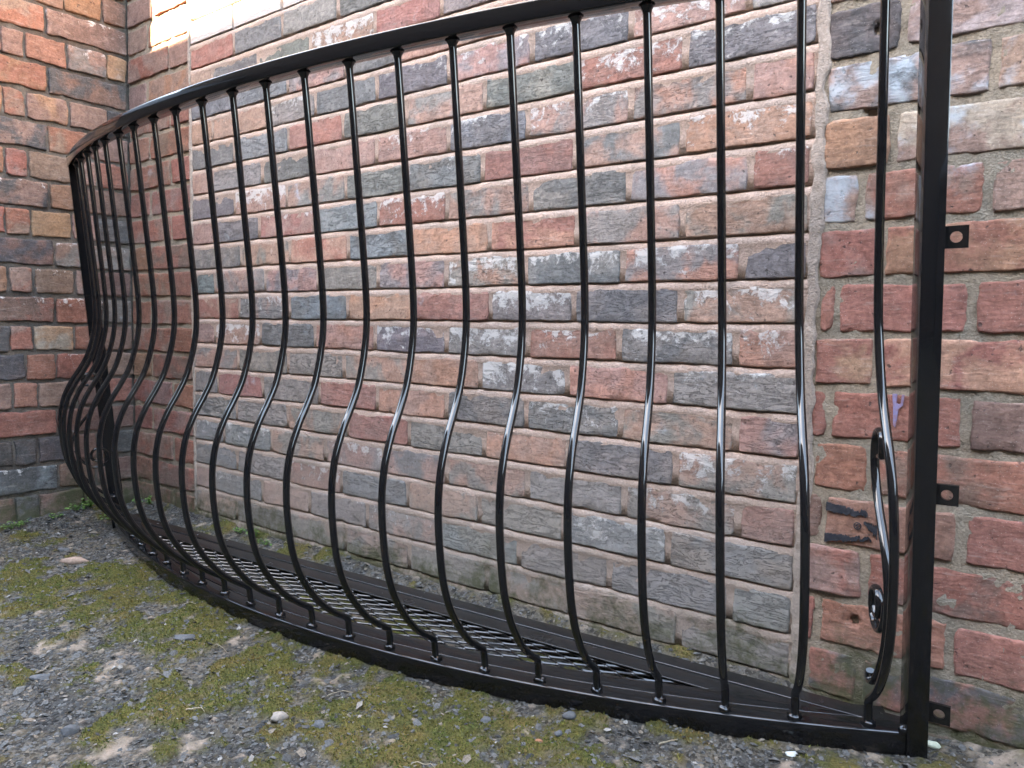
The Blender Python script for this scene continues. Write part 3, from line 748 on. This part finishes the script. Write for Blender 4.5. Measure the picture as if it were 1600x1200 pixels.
for k in range(22):
    u = U0 + DU * k
    p, th = arc_pt(u)
    if k == 0: b = bar0
    else:
        b = bar0.copy(); COL.objects.link(b)
    b.parent = rail
    b.location = p
    b.rotation_euler = (0.004 * (RNG.random() - 0.5), 0.004 * (RNG.random() - 0.5), th - math.pi / 2)
    w1 = bpy.data.objects.new("weld", welds[k % 4]); COL.objects.link(w1); w1.parent = b; w1.rotation_euler = (0, 0, float(RNG.random() * 6)); w1.location = (-0.0015, 0, 0)
    w2 = bpy.data.objects.new("weld", weld_top); COL.objects.link(w2); w2.parent = b

# end posts, turned to the bow
def post_at(u, sgn):
    p, th = arc_pt(u)
    bm = bmesh.new()
    bmesh.ops.create_cube(bm, size=1)
    t0, t1 = (-0.0120, 0.0170)
    for v in bm.verts:
        x = (t0 if v.co.x < 0 else t1) * sgn
        v.co = Vector((x, -0.0185 if v.co.y < 0 else 0.0210, -0.039 if v.co.z < 0 else RH + 0.0282))
    bmesh.ops.bevel(bm, geom=list(bm.edges), offset=0.0022, segments=2, affect='EDGES', profile=0.6)
    bmesh.ops.recalc_face_normals(bm, faces=bm.faces)
    me = bpy.data.meshes.new("post"); bm.to_mesh(me); bm.free(); me.materials.append(MAT_PAINT)
    o = bpy.data.objects.new("post", me); COL.objects.link(o); o.parent = rail
    o.location = p; o.rotation_euler = (0, 0, th)
    flat_sharp(o)
    return o
pr = post_at(0.0, 1); pl = post_at(1.0, -1)
for po, s in ((pr, 1), (pl, -1)):
    w1 = bpy.data.objects.new("weld", welds[1]); COL.objects.link(w1); w1.parent = po; w1.location = (-0.0125 * s, -0.010, 0.001); w1.scale = (0.75, 0.75, 0.9)

# fixing lugs with a bolt hole
def lug_mesh(w, h, t, hx, hr):
    V, F = [], []
    N = 32
    ring_i, ring_o = [], []
    for k in range(N):
        a = 2 * math.pi * k / N + math.pi / 4 + 0.0001
        c, s = math.cos(a), math.sin(a)
        q = 1 / max(abs(c), abs(s))
        ox = c * q; oz = s * q
        X = hx + (ox * (w - hx) if ox > 0 else ox * hx)
        ring_i.append((hx + hr * c, hr * s)); ring_o.append((X, oz * h / 2))
    for y in (-t / 2, t / 2):
        for (x, z) in ring_i: V.append((x, y, z))
        for (x, z) in ring_o: V.append((x, y, z))
    for k in range(N):
        k2 = (k + 1) % N
        F += [(k, k2, N + k2, N + k), (2 * N + k2, 2 * N + k, 3 * N + k, 3 * N + k2), (k2, k, 2 * N + k, 2 * N + k2), (N + k, N + k2, 3 * N + k2, 3 * N + k)]
    return V, F
V, F = lug_mesh(0.034, 0.0300, 0.005, 0.0195, 0.0075)
lug0 = fix_normals(mesh_obj("fixing_lug", V, F, MAT_PAINT_FLAT, rail))
first = True
for (s, x0) in ((1, 0.0135), (-1, -CL - 0.0135)):
    for z in (0.714, 0.3575, 0.0265):
        o = lug0 if first else lug0.copy()
        if not first: COL.objects.link(o); o.parent = rail
        first = False
        o.location = (x0, 0.013, z)
        o.rotation_euler = (0, 0, 0 if s > 0 else math.pi)

# scrolls of flat bar inside the belly at both ends
def strip(path2, w, t):
    V, F = [], []
    n = len(path2)
    sec = [(t / 2 * math.cos(2 * math.pi * q / 16), w / 2 * math.sin(2 * math.pi * q / 16)) for q in range(16)]
    m = len(sec)
    for i in range(n):
        tg = path2[min(i + 1, n - 1)] - path2[max(i - 1, 0)]
        tg = tg / np.linalg.norm(tg); s = np.array([tg[1], -tg[0]])
        for (a, y) in sec: V.append((path2[i][0] + s[0] * a, y, path2[i][1] + s[1] * a))
    for i in range(n - 1):
        for k in range(m):
            a, b = i * m + k, i * m + (k + 1) % m
            F.append((a, b, b + m, a + m))
    F.append(tuple(range(m))); F.append(tuple((n - 1) * m + k for k in range(m - 1, -1, -1)))
    return V, F
S1 = [(0.052, 0.428), (0.046, 0.418), (0.034, 0.418), (0.030, 0.432), (0.038, 0.448), (0.052, 0.4475), (0.060, 0.438)]
LONG = [(0.040, 0.422), (0.050, 0.424), (0.054, 0.438), (0.046, 0.453), (0.028, 0.456), (0.010, 0.442), (0.004, 0.415), (0.012, 0.385), (0.034, 0.352), (0.062, 0.322), (0.086, 0.290), (0.1010, 0.255), (0.1020, 0.215), (0.0900, 0.168), (0.0660, 0.127), (0.0380, 0.094), (0.0180, 0.078), (0.006, 0.075), (0.001, 0.083), (0.006, 0.090)]
RING = [(0.050, 0.206), (0.046, 0.194), (0.032, 0.191), (0.024, 0.204), (0.030, 0.220)]
ring = [(0.030, 0.200), (0.040, 0.192), (0.052, 0.197), (0.055, 0.214), (0.044, 0.228), (0.026, 0.228), (0.012, 0.212), (0.013, 0.190), (0.028, 0.176), (0.050, 0.174), (0.070, 0.186), (0.086, 0.206), (0.0945, 0.232)]
for kk in (0, 21):
    p, th = arc_pt(U0 + DU * kk)
    for pts, nm in ((LONG, "scroll"), (ring, "scroll")):
        V, F = strip(catmull(pts, 8), 0.0122, 0.0084)
        o = part(nm, V, F)
        o.location = p; o.rotation_euler = (0, 0, th - math.pi / 2)
# ------------------------------------------------------------------ ground
GN = np.array([-0.005495357601802324, -0.09161146236998186, 0.9957796648894081])
GP = np.array([-0.19443897263830306, -0.05651876442994074, -0.6194054367606132])
MOSS = [(-1.62, -0.36, 0.09), (-1.35, -0.36, 0.1), (-1.15, -0.36, 0.09), (-0.98, -0.36, 0.08), (-1.9, -0.45, 0.1), (-1.1, -0.5, 0.1), (-2.25, -0.521, 0.1), (-2.016, -0.52, 0.14), (-1.995, -0.391, 0.12), (-1.775, -0.372, 0.14), (-1.504, -0.401, 0.14), (-1.249, -0.433, 0.13), (-1.051, -0.439, 0.13), (-0.925, -0.405, 0.1), (-0.795, -0.386, 0.1), (-0.673, -0.326, 0.08), (-0.91, -0.503, 0.09), (-0.762, -0.454, 0.1), (-0.604, -0.339, 0.05), (-1.268, -0.593, 0.1), (-1.291, -0.516, 0.08), (-2.014, -0.604, 0.1), (-1.412, -0.269, 0.1), (-1.136, -0.237, 0.08), (-0.994, -0.538, 0.07), (-1.9, -0.03, 0.05), (-1.75, -0.02, 0.045), (-2.05, -0.03, 0.04), (-1.6, -0.02, 0.03), (-0.85, -0.30, 0.06), (-2.45, -0.33, 0.04)]
BEIGE = [(-1.518, -0.606, 0.055), (-1.486, -0.57, 0.04), (-1.247, -0.737, 0.05), (-1.194, -0.712, 0.04), (-1.131, -0.66, 0.03), (-0.972, -0.375, 0.025), (-0.113, -0.012, 0.045), (-0.065, -0.004, 0.06), (-1.615, -0.471, 0.03), (-1.728, -0.646, 0.03), (-2.2, -0.06, 0.05), (-0.02, -0.03, 0.05)]

def blobmask(x, y, B, seed, f, amp):
    m = np.zeros_like(x)
    for (a, b, r) in B:
        m = np.maximum(m, np.exp(-((x - a) ** 2 + (y - b) ** 2) / (r * r) * 0.9))
    return m + amp * fbm(x * f, y * f, seed, 5, 0.62)

def moss_at(x, y): return smooth01(blobmask(x, y, MOSS, 101, 19, 1.5), 0.20, 0.95)
def beige_at(x, y): return smooth01(blobmask(x, y, BEIGE, 131, 30, 1.6), 0.60, 1.1)

def ground_z(x, y, fine=True):
    yc = np.maximum(y, -1.6)
    z = GP[2] - (GN[0] * (np.clip(x, -3, 1) - GP[0]) + GN[1] * (yc - GP[1])) / GN[2]
    z = z + 0.026 * np.exp(-np.maximum(0, -0.004 - y) / 0.035) * smooth01(x, -0.15, -0.5) * smooth01(y, -0.5, -0.1)
    z = z + 0.012 * np.exp(-np.maximum(0, -y) / 0.05) * smooth01(x, -0.3, -0.05)
    z = z + 0.046 * smooth01(x, -2.40, -2.62) * smooth01(y, -0.06, -0.20)
    if fine:
        m = moss_at(x, y); b = beige_at(x, y)
        far = np.exp(-np.maximum(0, np.abs(y + 0.4) - 0.9) * 2)
        z = z - 0.003 + far * (0.012 * fbm(x * 5, y * 5, 141, 3) + 0.006 * fbm(x * 22, y * 22, 144, 3) + 0.0022 * fbm(x * 90, y * 90, 147, 2))
        z = z + far * m * (0.0055 + 0.008 * np.maximum(-0.2, fbm(x * 60, y * 60, 151, 3)))
        z = z + far * b * 0.003
    return z

xs = np.r_[-40, -20, -10, -6, -4, -3.2, np.arange(-2.72, 0.35, 0.0052), 0.5, 0.8, 1.5, 3, 6, 12, 25, 40]
ys = np.r_[-40, -20, -10, -6, -4, -2.6, -1.9, -1.5, -1.3, np.arange(-1.15, 0.03, 0.0052), 0.3, 1, 4, 10, 25, 40]
X, Y = np.meshgrid(xs, ys, indexing='ij')
Z = ground_z(X, Y)
ground = mesh_obj("ground", np.stack([X, Y, Z], -1).reshape(-1, 3), grid_faces(len(xs), len(ys)), None, None, True)
ground["kind"] = "structure"
for nm, fn in (("moss", moss_at), ("beige", beige_at)):
    at = ground.data.attributes.new(nm, 'FLOAT', 'POINT')
    at.data.foreach_set("value", fn(X, Y).ravel().astype(np.float32))
M = NT("mossy_gravel_ground")
geo = M.node("ShaderNodeNewGeometry"); v = geo.outputs["Position"]
n1 = M.noise(v, 240.0, 6, 0.75); n2 = M.noise(v, 38.0, 5, 0.65); n3 = M.noise(v, 9.0, 4, 0.6)
vo = M.voro(v, 170.0); vo2 = M.voro(v, 330.0)
c = M.mix(M.ramp(n3, 0.38, 0.62), (0.044, 0.042, 0.039), (0.078, 0.067, 0.054))
cc = M.n.new("ShaderNodeSeparateColor"); M.link(vo.outputs["Color"], cc.inputs[0])
c = M.mix(1.0, c, M.ramp(cc.outputs[0], 0.0, 1.0, 0.55, 1.75), 'MULTIPLY')
c = M.mix(1.0, c, M.ramp(n1, 0.25, 0.75, 0.6, 1.35), 'MULTIPLY')
c = M.mix(M.math('MULTIPLY', M.ramp(n2, 0.50, 0.66), 0.6), c, (0.105, 0.080, 0.050))
bg = M.attr("beige", 'GEOMETRY').outputs["Fac"]; ms = M.attr("moss", 'GEOMETRY').outputs["Fac"]
bcol = M.mix(M.ramp(n2, 0.4, 0.6), (0.33, 0.25, 0.19), (0.21, 0.165, 0.125))
c = M.mix(M.math('MULTIPLY', bg, M.ramp(n1, 0.3, 0.5, 0.55, 0.95)), c, bcol)
mcol = M.mix(M.ramp(n2, 0.35, 0.65), (0.098, 0.084, 0.026), (0.066, 0.068, 0.022))
mcol = M.mix(M.ramp(n3, 0.45, 0.68), mcol, (0.125, 0.090, 0.032))
mcol = M.mix(1.0, mcol, M.ramp(n1, 0.25, 0.75, 0.55, 1.45), 'MULTIPLY')
c = M.mix(M.math('MULTIPLY', ms, M.ramp(n1, 0.2, 0.45, 0.72, 0.97)), c, mcol)
h = M.math('ADD', M.math('MULTIPLY', n1, 0.8), M.math('SUBTRACT', M.math('MULTIPLY', n2, 0.6), M.math('MULTIPLY', vo.outputs["Distance"], 0.5)))
ground.data.materials.append(M.out(c, 0.95, 0.1, M.bump(h, 0.006, 1.0)))

# gravel: slate chips and grit
M = NT("slate_gravel")
geo = M.node("ShaderNodeNewGeometry"); v = geo.outputs["Position"]
rn = geo.outputs["Random Per Island"]
c = M.mix(M.ramp(rn, 0.0, 0.7), (0.034, 0.033, 0.031), (0.105, 0.101, 0.094))
c = M.mix(M.ramp(rn, 0.84, 0.90), c, (0.15, 0.12, 0.09))
c = M.mix(M.ramp(rn, 0.972, 0.99), c, (0.25, 0.23, 0.205))
c = M.mix(1.0, c, M.ramp(M.noise(v, 300, 4, 0.6), 0.3, 0.7, 0.75, 1.25), 'MULTIPLY')
MAT_GRAVEL = M.out(c, 0.85, 0.25, M.bump(M.noise(v, 500, 3, 0.6), 0.001))

def base_gap(x, y):
    """where the railing's base bars stand, no stones"""
    return np.zeros_like(x, bool)

N = 60000
gx = RNG.uniform(-2.66, 0.30, N); gy = RNG.uniform(-1.05, -0.004, N)
mk = moss_at(gx, gy); bk = beige_at(gx, gy)
keep = RNG.random(N) < (1 - 0.70 * mk) * (1 - 0.75 * bk)
# none lie under the mesh floor, leaving the ground there darker
lx = (gx - FO.x) * math.cos(FR[2]) + (gy - FO.y) * math.sin(FR[2]); ly = -(gx - FO.x) * math.sin(FR[2]) + (gy - FO.y) * math.cos(FR[2])
keep &= ~((np.hypot(lx + CL / 2, ly - (RAD - SAG)) < RAD - 0.005) & (ly < 0.0))
gx, gy = gx[keep], gy[keep]
N = len(gx)
size = 0.0013 + 0.0036 * RNG.random(N) ** 3.0 + np.where(RNG.random(N) < 0.05, 0.0055 * RNG.random(N), 0)
# darker coarse chippings pushed along the front of the base at the right
gz = ground_z(gx, gy)
octv = np.array([(1, 0, 0), (0.3, 0.95, 0), (-0.8, 0.55, 0), (-0.7, -0.7, 0), (0.45, -0.9, 0), (0.1, 0.1, 0.6), (-0.1, 0.0, -0.5)])
octf = [(0, 1, 5), (1, 2, 5), (2, 3, 5), (3, 4, 5), (4, 0, 5), (1, 0, 6), (2, 1, 6), (3, 2, 6), (4, 3, 6), (0, 4, 6)]
ang = RNG.uniform(0, 6.28, N); tx = RNG.normal(0, 0.30, N); ty = RNG.normal(0, 0.30, N)
jit = 1 + 0.45 * (RNG.random((N, 7, 3)) - 0.5)
L = octv[None] * jit
L[:, :, 0] *= (0.8 + 0.9 * RNG.random(N))[:, None]; L[:, :, 2] *= (0.5 + 0.6 * RNG.random(N))[:, None]
L *= size[:, None, None]
ca, sa = np.cos(ang)[:, None], np.sin(ang)[:, None]
x1 = L[:, :, 0] * ca - L[:, :, 1] * sa; y1 = L[:, :, 0] * sa + L[:, :, 1] * ca
z1 = L[:, :, 2] + x1 * tx[:, None] + y1 * ty[:, None]
V = np.stack([x1 + gx[:, None], y1 + gy[:, None], z1 + (gz + size * 0.15)[:, None]], -1).reshape(-1, 3)
F = (np.array(octf)[None] + (np.arange(N) * 7)[:, None, None]).reshape(-1, 3)
o = mesh_obj("gravel", V, F, MAT_GRAVEL); o["kind"] = "stuff"

# moss tufts
M = NT("moss_leaf")
geo = M.node("ShaderNodeNewGeometry"); v = geo.outputs["Position"]
c = M.mix(M.ramp(M.noise(v, 30, 4), 0.35, 0.65), (0.104, 0.094, 0.022), (0.058, 0.074, 0.019))
c = M.mix(M.ramp(M.noise(v, 8, 3), 0.50, 0.70), c, (0.140, 0.090, 0.030))
c = M.mix(1.0, c, M.ramp(geo.outputs["Random Per Island"], 0, 1, 0.55, 1.5), 'MULTIPLY')
MAT_MOSS = M.out(c, 0.9, 0.15)
N = 260000
mx = RNG.uniform(-2.6, -0.3, N); my = RNG.uniform(-0.80, -0.004, N)
keep = RNG.random(N) < smooth01(moss_at(mx, my), 0.25, 0.9)
mx, my = mx[keep], my[keep]; N = len(mx)
mz = ground_z(mx, my)
hh = 0.0014 + 0.0024 * RNG.random(N); ww = 0.0008 + 0.0008 * RNG.random(N)
a = RNG.uniform(0, 6.28, N); lean = RNG.normal(0, 0.0018, (N, 2))
bx, by = np.cos(a) * ww, np.sin(a) * ww
V = np.stack([np.stack([mx - bx, my - by, mz - 0.0005], -1), np.stack([mx + bx, my + by, mz - 0.0005], -1), np.stack([mx + lean[:, 0], my + lean[:, 1], mz + hh], -1)], 1).reshape(-1, 3)
F = np.arange(N * 3).reshape(-1, 3)
o = mesh_obj("moss", V, F, MAT_MOSS); o["kind"] = "stuff"

# single stones
def simple_mat(name, col, alt=None, rough=0.85, sc=90):
    M = NT(name); tc = M.node("ShaderNodeTexCoord"); v = tc.outputs["Object"]
    c = M.mix(M.ramp(M.noise(v, sc, 5, 0.65), 0.35, 0.65), col, alt or tuple(x * 0.7 for x in col))
    return M.out(c, rough, 0.25, M.bump(M.noise(v, sc * 3, 4, 0.6), 0.0012))
SM = {'slate': simple_mat("slate_stone", (0.100, 0.101, 0.102)), 'pink': simple_mat("pink_stone", (0.33, 0.225, 0.17)), 'white': simple_mat("white_chip", (0.50, 0.51, 0.47)),
      'green': simple_mat("pale_green_chip", (0.60, 0.62, 0.47)), 'beige': simple_mat("beige_stone", (0.27, 0.225, 0.185)), 'rust': simple_mat("brick_crumb", (0.30, 0.13, 0.07))}
def stone(x, y, sx, sy, sz, mat, label, rot=0.0, seed=1):
    bm = bmesh.new()
    bmesh.ops.create_icosphere(bm, subdivisions=2, radius=1)
    for vv in bm.verts:
        c = np.array(vv.co)
        n = 1 + 0.55 * float(fbm(np.array([c[0] * 1.3 + seed * 7]), np.array([c[1] * 1.3 + c[2]]), seed, 2)[0])
        vv.co = Vector((c[0] * sx * n, c[1] * sy * n, c[2] * sz * n))
    me = bpy.data.meshes.new("stone"); bm.to_mesh(me); bm.free()
    me.polygons.foreach_set("use_smooth", [seed % 2 == 0] * len(me.polygons))
    me.materials.append(SM[mat])
    o = bpy.data.objects.new("stone", me); COL.objects.link(o)
    z = float(ground_z(np.array([x]), np.array([y]))[0])
    o.location = (x, y, z + sz * 0.35); o.rotation_euler = (0, 0, rot)
    tag(o, label, "stone", "loose stones on the yard ground")
stone(-0.172, -0.030, 0.0105, 0.0085, 0.0055, 'green', "pale greenish chip beside the foot of the right end post", 0.4, 3)
stone(-2.21, -0.381, 0.042, 0.016, 0.012, 'pink', "long flat pinkish stone on dark gravel near the side wall", 0.5, 2)
stone(-2.35, -0.352, 0.026, 0.007, 0.006, 'slate', "thin grey sliver of slate behind the flat pinkish stone", 0.5, 5)
stone(-1.075, -0.312, 0.0085, 0.006, 0.004, 'white', "small bright white chip just in front of the curved base bar", 0.3, 3)
stone(-1.068, -0.537, 0.017, 0.011, 0.008, 'beige', "beige pebble on moss in the middle foreground", 0.7, 4)
stone(-0.995, -0.511, 0.011, 0.009, 0.009, 'slate', "angular blue grey stone on moss beside the beige pebble", 0.2, 7)
stone(-0.959, -0.456, 0.006, 0.005, 0.004, 'beige', "tiny pale beige pebble in the moss beyond the angular blue grey stone", 0.2, 6)
stone(-1.341, -0.757, 0.014, 0.010, 0.011, 'slate', "dark pyramid shaped stone on grey gravel at the lower left", 1.0, 9)
stone(-1.495, -0.465, 0.026, 0.013, 0.006, 'slate', "broad flat grey slate piece between gravel and moss", 0.9, 5)
stone(-1.611, -0.701, 0.020, 0.010, 0.006, 'slate', "dark grey slate flake on the gravel at the left edge", 0.6, 11)
stone(-0.779, -0.341, 0.010, 0.009, 0.005, 'slate', "rounded blue grey pebble set in moss below the base bar", 0.1, 4)
stone(-0.663, -0.265, 0.014, 0.010, 0.006, 'slate', "larger blue grey pebble against the front of the base bar", 0.3, 8)
stone(-0.653, -0.313, 0.006, 0.009, 0.004, 'slate', "upright oval grey pebble in moss at the lower right", 0.3, 2)
stone(-0.669, -0.344, 0.006, 0.005, 0.005, 'rust', "small orange brick crumb in moss at the lower right", 0.3, 3)
stone(-0.572, -0.205, 0.018, 0.012, 0.007, 'slate', "flat dark slate chip at the edge of the blue grey gravel", 0.5, 5)
stone(-0.335, -0.165, 0.011, 0.007, 0.004, 'white', "white shell like chip on dark gravel in front of the right end", 0.9, 5)

# weeds rooted where the walls meet the ground
M = NT("weed_leaf"); oi = M.node("ShaderNodeObjectInfo"); geo = M.node("ShaderNodeNewGeometry")
c = M.mix(M.ramp(geo.outputs["Random Per Island"], 0, 1), (0.055, 0.13, 0.022), (0.12, 0.22, 0.045))
MAT_LEAF = M.out(c, 0.55, 0.4)
M.b.inputs["Subsurface Weight"].default_value = 0.0
def weed(x, y, h, r, n, label, seed, leaf=0.007, z=None):
    rg = np.random.default_rng(seed)
    z0 = float(ground_z(np.array([x]), np.array([y]))[0]) if z is None else z
    root = tag(empty("weed", (x, y, z0)), label, "weed", "weeds at the foot of the walls")
    LV, LF, SV, SF = [], [], [], []
    for i in range(n):
        a = rg.uniform(0, 6.28); q = r * rg.random() ** 0.6; hz = h * (0.25 + 0.75 * rg.random()) * (1 - 0.45 * q / r)
        tip = Vector((q * math.cos(a), q * math.sin(a), hz))
        if x < -2.5: tip.x = abs(tip.x) * (1 if True else 0)
        if y > -0.05: tip.y = -abs(tip.y)
        b = Vector((tip.x * 0.2, tip.y * 0.2, -0.003)); n0 = len(SV)
        for P_, wd in ((b, 0.0007), ((b + tip) / 2 + Vector((0, 0, 0.15 * hz)), 0.0006), (tip, 0.0004)):
            for k in range(3):
                SV.append(P_ + Vector((wd * math.cos(k * 2.09), wd * math.sin(k * 2.09), 0)))
        for s in range(2):
            for k in range(3):
                SF.append((n0 + s * 3 + k, n0 + s * 3 + (k + 1) % 3, n0 + s * 3 + 3 + (k + 1) % 3, n0 + s * 3 + 3 + k))
        sz = leaf * (0.6 + 0.7 * rg.random()); d = Vector((math.cos(a) + rg.normal(0, .4), math.sin(a) + rg.normal(0, .4), rg.normal(0.1, .35))).normalized()
        sd = d.cross(Vector((rg.normal(0, .3), rg.normal(0, .3), 1))).normalized(); up = sd.cross(d); n0 = len(LV)
        for (f_, s_, u_) in ((0, 0, 0), (0.3, 0.42, 0.10), (0.75, 0.48, 0.06), (1.15, 0.0, -0.18), (0.75, -0.48, 0.06), (0.3, -0.42, 0.10), (0.55, 0, -0.03)):
            LV.append(tip + d * f_ * sz + sd * s_ * sz + up * u_ * sz)
        LF += [(n0, n0 + 1, n0 + 6), (n0 + 1, n0 + 2, n0 + 6), (n0 + 2, n0 + 3, n0 + 6), (n0 + 3, n0 + 4, n0 + 6), (n0 + 4, n0 + 5, n0 + 6), (n0 + 5, n0, n0 + 6)]
    mesh_obj("leaves", LV, LF, MAT_LEAF, root, True)
    mesh_obj("stems", SV, SF, MAT_LEAF, root, True)
weed(-2.615, -0.165, 0.050, 0.022, 34, "upright bright green weed growing up the side wall beside the railing", 1, 0.008)
weed(-2.610, -0.205, 0.030, 0.034, 42, "low spreading weed at the foot of the side wall left of the upright one", 2, 0.008)
weed(-2.600, -0.395, 0.018, 0.045, 60, "flat patch of small pale green weeds at the left picture edge", 3, 0.006)
weed(-2.600, -0.280, 0.014, 0.025, 24, "sparse tiny weed between the two weeds along the side wall", 4, 0.006)
weed(-2.585, -0.018, 0.042, 0.024, 34, "green weed in the wall corner behind the left end of the railing", 5, 0.008)
weed(-2.515, -0.014, 0.038, 0.020, 28, "small weed just right of the wall corner", 6, 0.007)
weed(-2.500, -0.155, 0.016, 0.028, 26, "blueish green weed on the gravel near the left end post", 7, 0.006)
weed(-1.905, -0.016, 0.030, 0.030, 46, "leafy weed below the infill wall behind the base bar", 8, 0.006)
weed(-1.985, -0.014, 0.022, 0.022, 26, "tiny weed left of the leafy one below the infill wall", 9, 0.006)
weed(-1.845, -0.022, 0.016, 0.030, 30, "low pale weed right of the leafy one below the infill wall", 10, 0.005)

# dry twigs
MAT_TWIG = simple_mat("dry_twig", (0.33, 0.27, 0.19), (0.2, 0.16, 0.11), 0.8, 200)
def twig(x, y, ln, ang, bend, rad, label):
    V, F = [], []
    n, m = 10, 6
    for i in range(n):
        t = i / (n - 1)
        px = x + math.cos(ang) * ln * (t - .5) - math.sin(ang) * bend * math.sin(t * 3.14)
        py = y + math.sin(ang) * ln * (t - .5) + math.cos(ang) * bend * math.sin(t * 3.14)
        pz = float(ground_z(np.array([px]), np.array([py]))[0]) + rad * 1.6 + 0.003 * math.sin(t * 3.14)
        for k in range(m):
            a = 2 * math.pi * k / m; r_ = rad * (1 - 0.5 * t)
            V.append((px - math.sin(ang) * r_ * math.cos(a), py + math.cos(ang) * r_ * math.cos(a), pz + r_ * math.sin(a)))
    for i in range(n - 1):
        for k in range(m):
            F.append((i * m + k, i * m + (k + 1) % m, (i + 1) * m + (k + 1) % m, (i + 1) * m + k))
    F.append(tuple(range(m))); F.append(tuple((n - 1) * m + k for k in range(m)))
    o = mesh_obj("twig", V, F, MAT_TWIG, None, True)
    tag(o, label, "twig", "dry twigs on the ground")
twig(-1.205, -0.611, 0.034, 0.5, 0.004, 0.0016, "short dark bent twig on the mossy gravel at the lower left")
twig(-1.395, -0.445, 0.035, 0.1, 0.002, 0.0009, "thin pale straw on the stones left of the mossy middle")
twig(-1.055, -0.420, 0.045, 0.9, 0.005, 0.0008, "thin pale stalk on moss in front of the base bar")
twig(-0.50, -0.238, 0.030, 0.8, -0.003, 0.0014, "brown twig where moss meets the blue grey gravel")
twig(-0.78, -0.49, 0.040, 0.3, 0.006, 0.0009, "pale curved stalk on moss at the bottom edge")
twig(-1.66, -0.36, 0.035, 0.4, -0.006, 0.0008, "pale curled stalk beside the curved base bar at the left")
twig(-1.78, -0.018, 0.040, 0.25, 0.004, 0.0011, "pale straw lying on the mossy bank below the infill wall")

# paint marks left on the old bricks at the right
MAT_LILAC = simple_mat("lilac_paint", (0.22, 0.20, 0.34), (0.24, 0.15, 0.20), 0.6)
MAT_BITUMEN = simple_mat("black_bitumen_paint", (0.018, 0.020, 0.026), (0.035, 0.035, 0.04), 0.6)
def patch(poly, y, mat, name, label, th=0.0012):
    n = len(poly); V = [(a + 1.2, -y, b + 0.62) for a, b in poly] + [(a + 1.2, 0.002, b + 0.62) for a, b in poly]
    F = [tuple(range(n))] + [(k, (k + 1) % n, n + (k + 1) % n, n + k)[::-1] for k in range(n)]
    o = fix_normals(mesh_obj(name, V, F, mat, wall)); o["label"] = label
    return o
def rag_band(x0, x1, zt0, zb0, zt1, zb1, seed, amp, n=160):
    t = np.linspace(0, 1, n)
    top = zt0 + (zt1 - zt0) * t + amp * fbm(t * 14, t * 0, seed, 5, 0.7) * (0.35 + 1.2 * t); bot = zb0 + (zb1 - zb0) * t + amp * fbm(t * 14, t * 0 + 3, seed + 1, 5, 0.7) * (0.35 + 1.2 * t)
    X = x0 + (x1 - x0) * t
    mid = (top + bot) / 2
    top = np.maximum(top, mid + 0.0004); bot = np.minimum(bot, mid - 0.0004)
    return list(zip(X, top)) + list(zip(X[::-1], bot[::-1]))
patch([(-0.2560, -0.0920), (-0.2496, -0.0922), (-0.2500, -0.1050), (-0.2470, -0.1075), (-0.2435, -0.1060), (-0.2428, -0.0928), (-0.2395, -0.0930), (-0.2412, -0.1095), (-0.2465, -0.1150), (-0.2480, -0.1280), (-0.2500, -0.1440), (-0.2528, -0.1400), (-0.2540, -0.1150)], 0.0030, MAT_LILAC, "paint_drip", "lilac paint drip beside the end bar")
patch(rag_band(-0.3460, -0.2830, -0.2745, -0.2880, -0.2840, -0.2915, 201, 0.0040), 0.0032, MAT_BITUMEN, "paint_smear", "upper black paint smear on the orange brick")
patch(rag_band(-0.3465, -0.2760, -0.3260, -0.3400, -0.3235, -0.3265, 211, 0.0040), 0.0032, MAT_BITUMEN, "paint_smear", "lower black paint smear on the orange brick")
patch(rag_band(-0.2880, -0.2680, -0.2980, -0.3010, -0.3030, -0.3200, 221, 0.0060), 0.0032, MAT_BITUMEN, "paint_smear", "ragged black paint fleck on the orange brick")
# a small ringed S stamped in the same brick
def ring_mark(cx, cz, R, r):
    V, F = [], []
    n, m = 28, 6
    def loop(pts, closed):
        b = len(V); L = len(pts)
        for i, (x, z) in enumerate(pts):
            q = pts[(i + 1) % L] if (closed or i < L - 1) else pts[i]; w = pts[i - 1] if (closed or i > 0) else pts[i]
            tx, tz = q[0] - w[0], q[1] - w[1]; l = math.hypot(tx, tz); nx, nz = -tz / l, tx / l
            for k in range(m):
                a = 2 * math.pi * k / m
                V.append((cx + x + nx * r * math.cos(a) + 1.2, -0.0030 - r * math.sin(a), cz + z + nz * r * math.cos(a) + 0.62))
        for i in range(L if closed else L - 1):
            for k in range(m):
                F.append((b + i * m + k, b + i * m + (k + 1) % m, b + ((i + 1) % L) * m + (k + 1) % m, b + ((i + 1) % L) * m + k))
    loop([(R * math.cos(2 * math.pi * i / n), R * math.sin(2 * math.pi * i / n)) for i in range(n)], True)
    loop([(R * .38 * x, R * .55 * z) for x, z in ((0.9, 0.8), (0.3, 1.0), (-0.6, 0.85), (-0.8, 0.4), (-0.2, 0.05), (0.6, -0.2), (0.8, -0.6), (0.2, -1.0), (-0.8, -0.85))], False)
    return V, F
V, F = ring_mark(-0.2970, -0.3062, 0.0052, 0.0008)
o = fix_normals(mesh_obj("stamped_mark", V, F, MAT_BITUMEN, wall, True)); o["label"] = "small ringed letter S stamped in the orange brick"
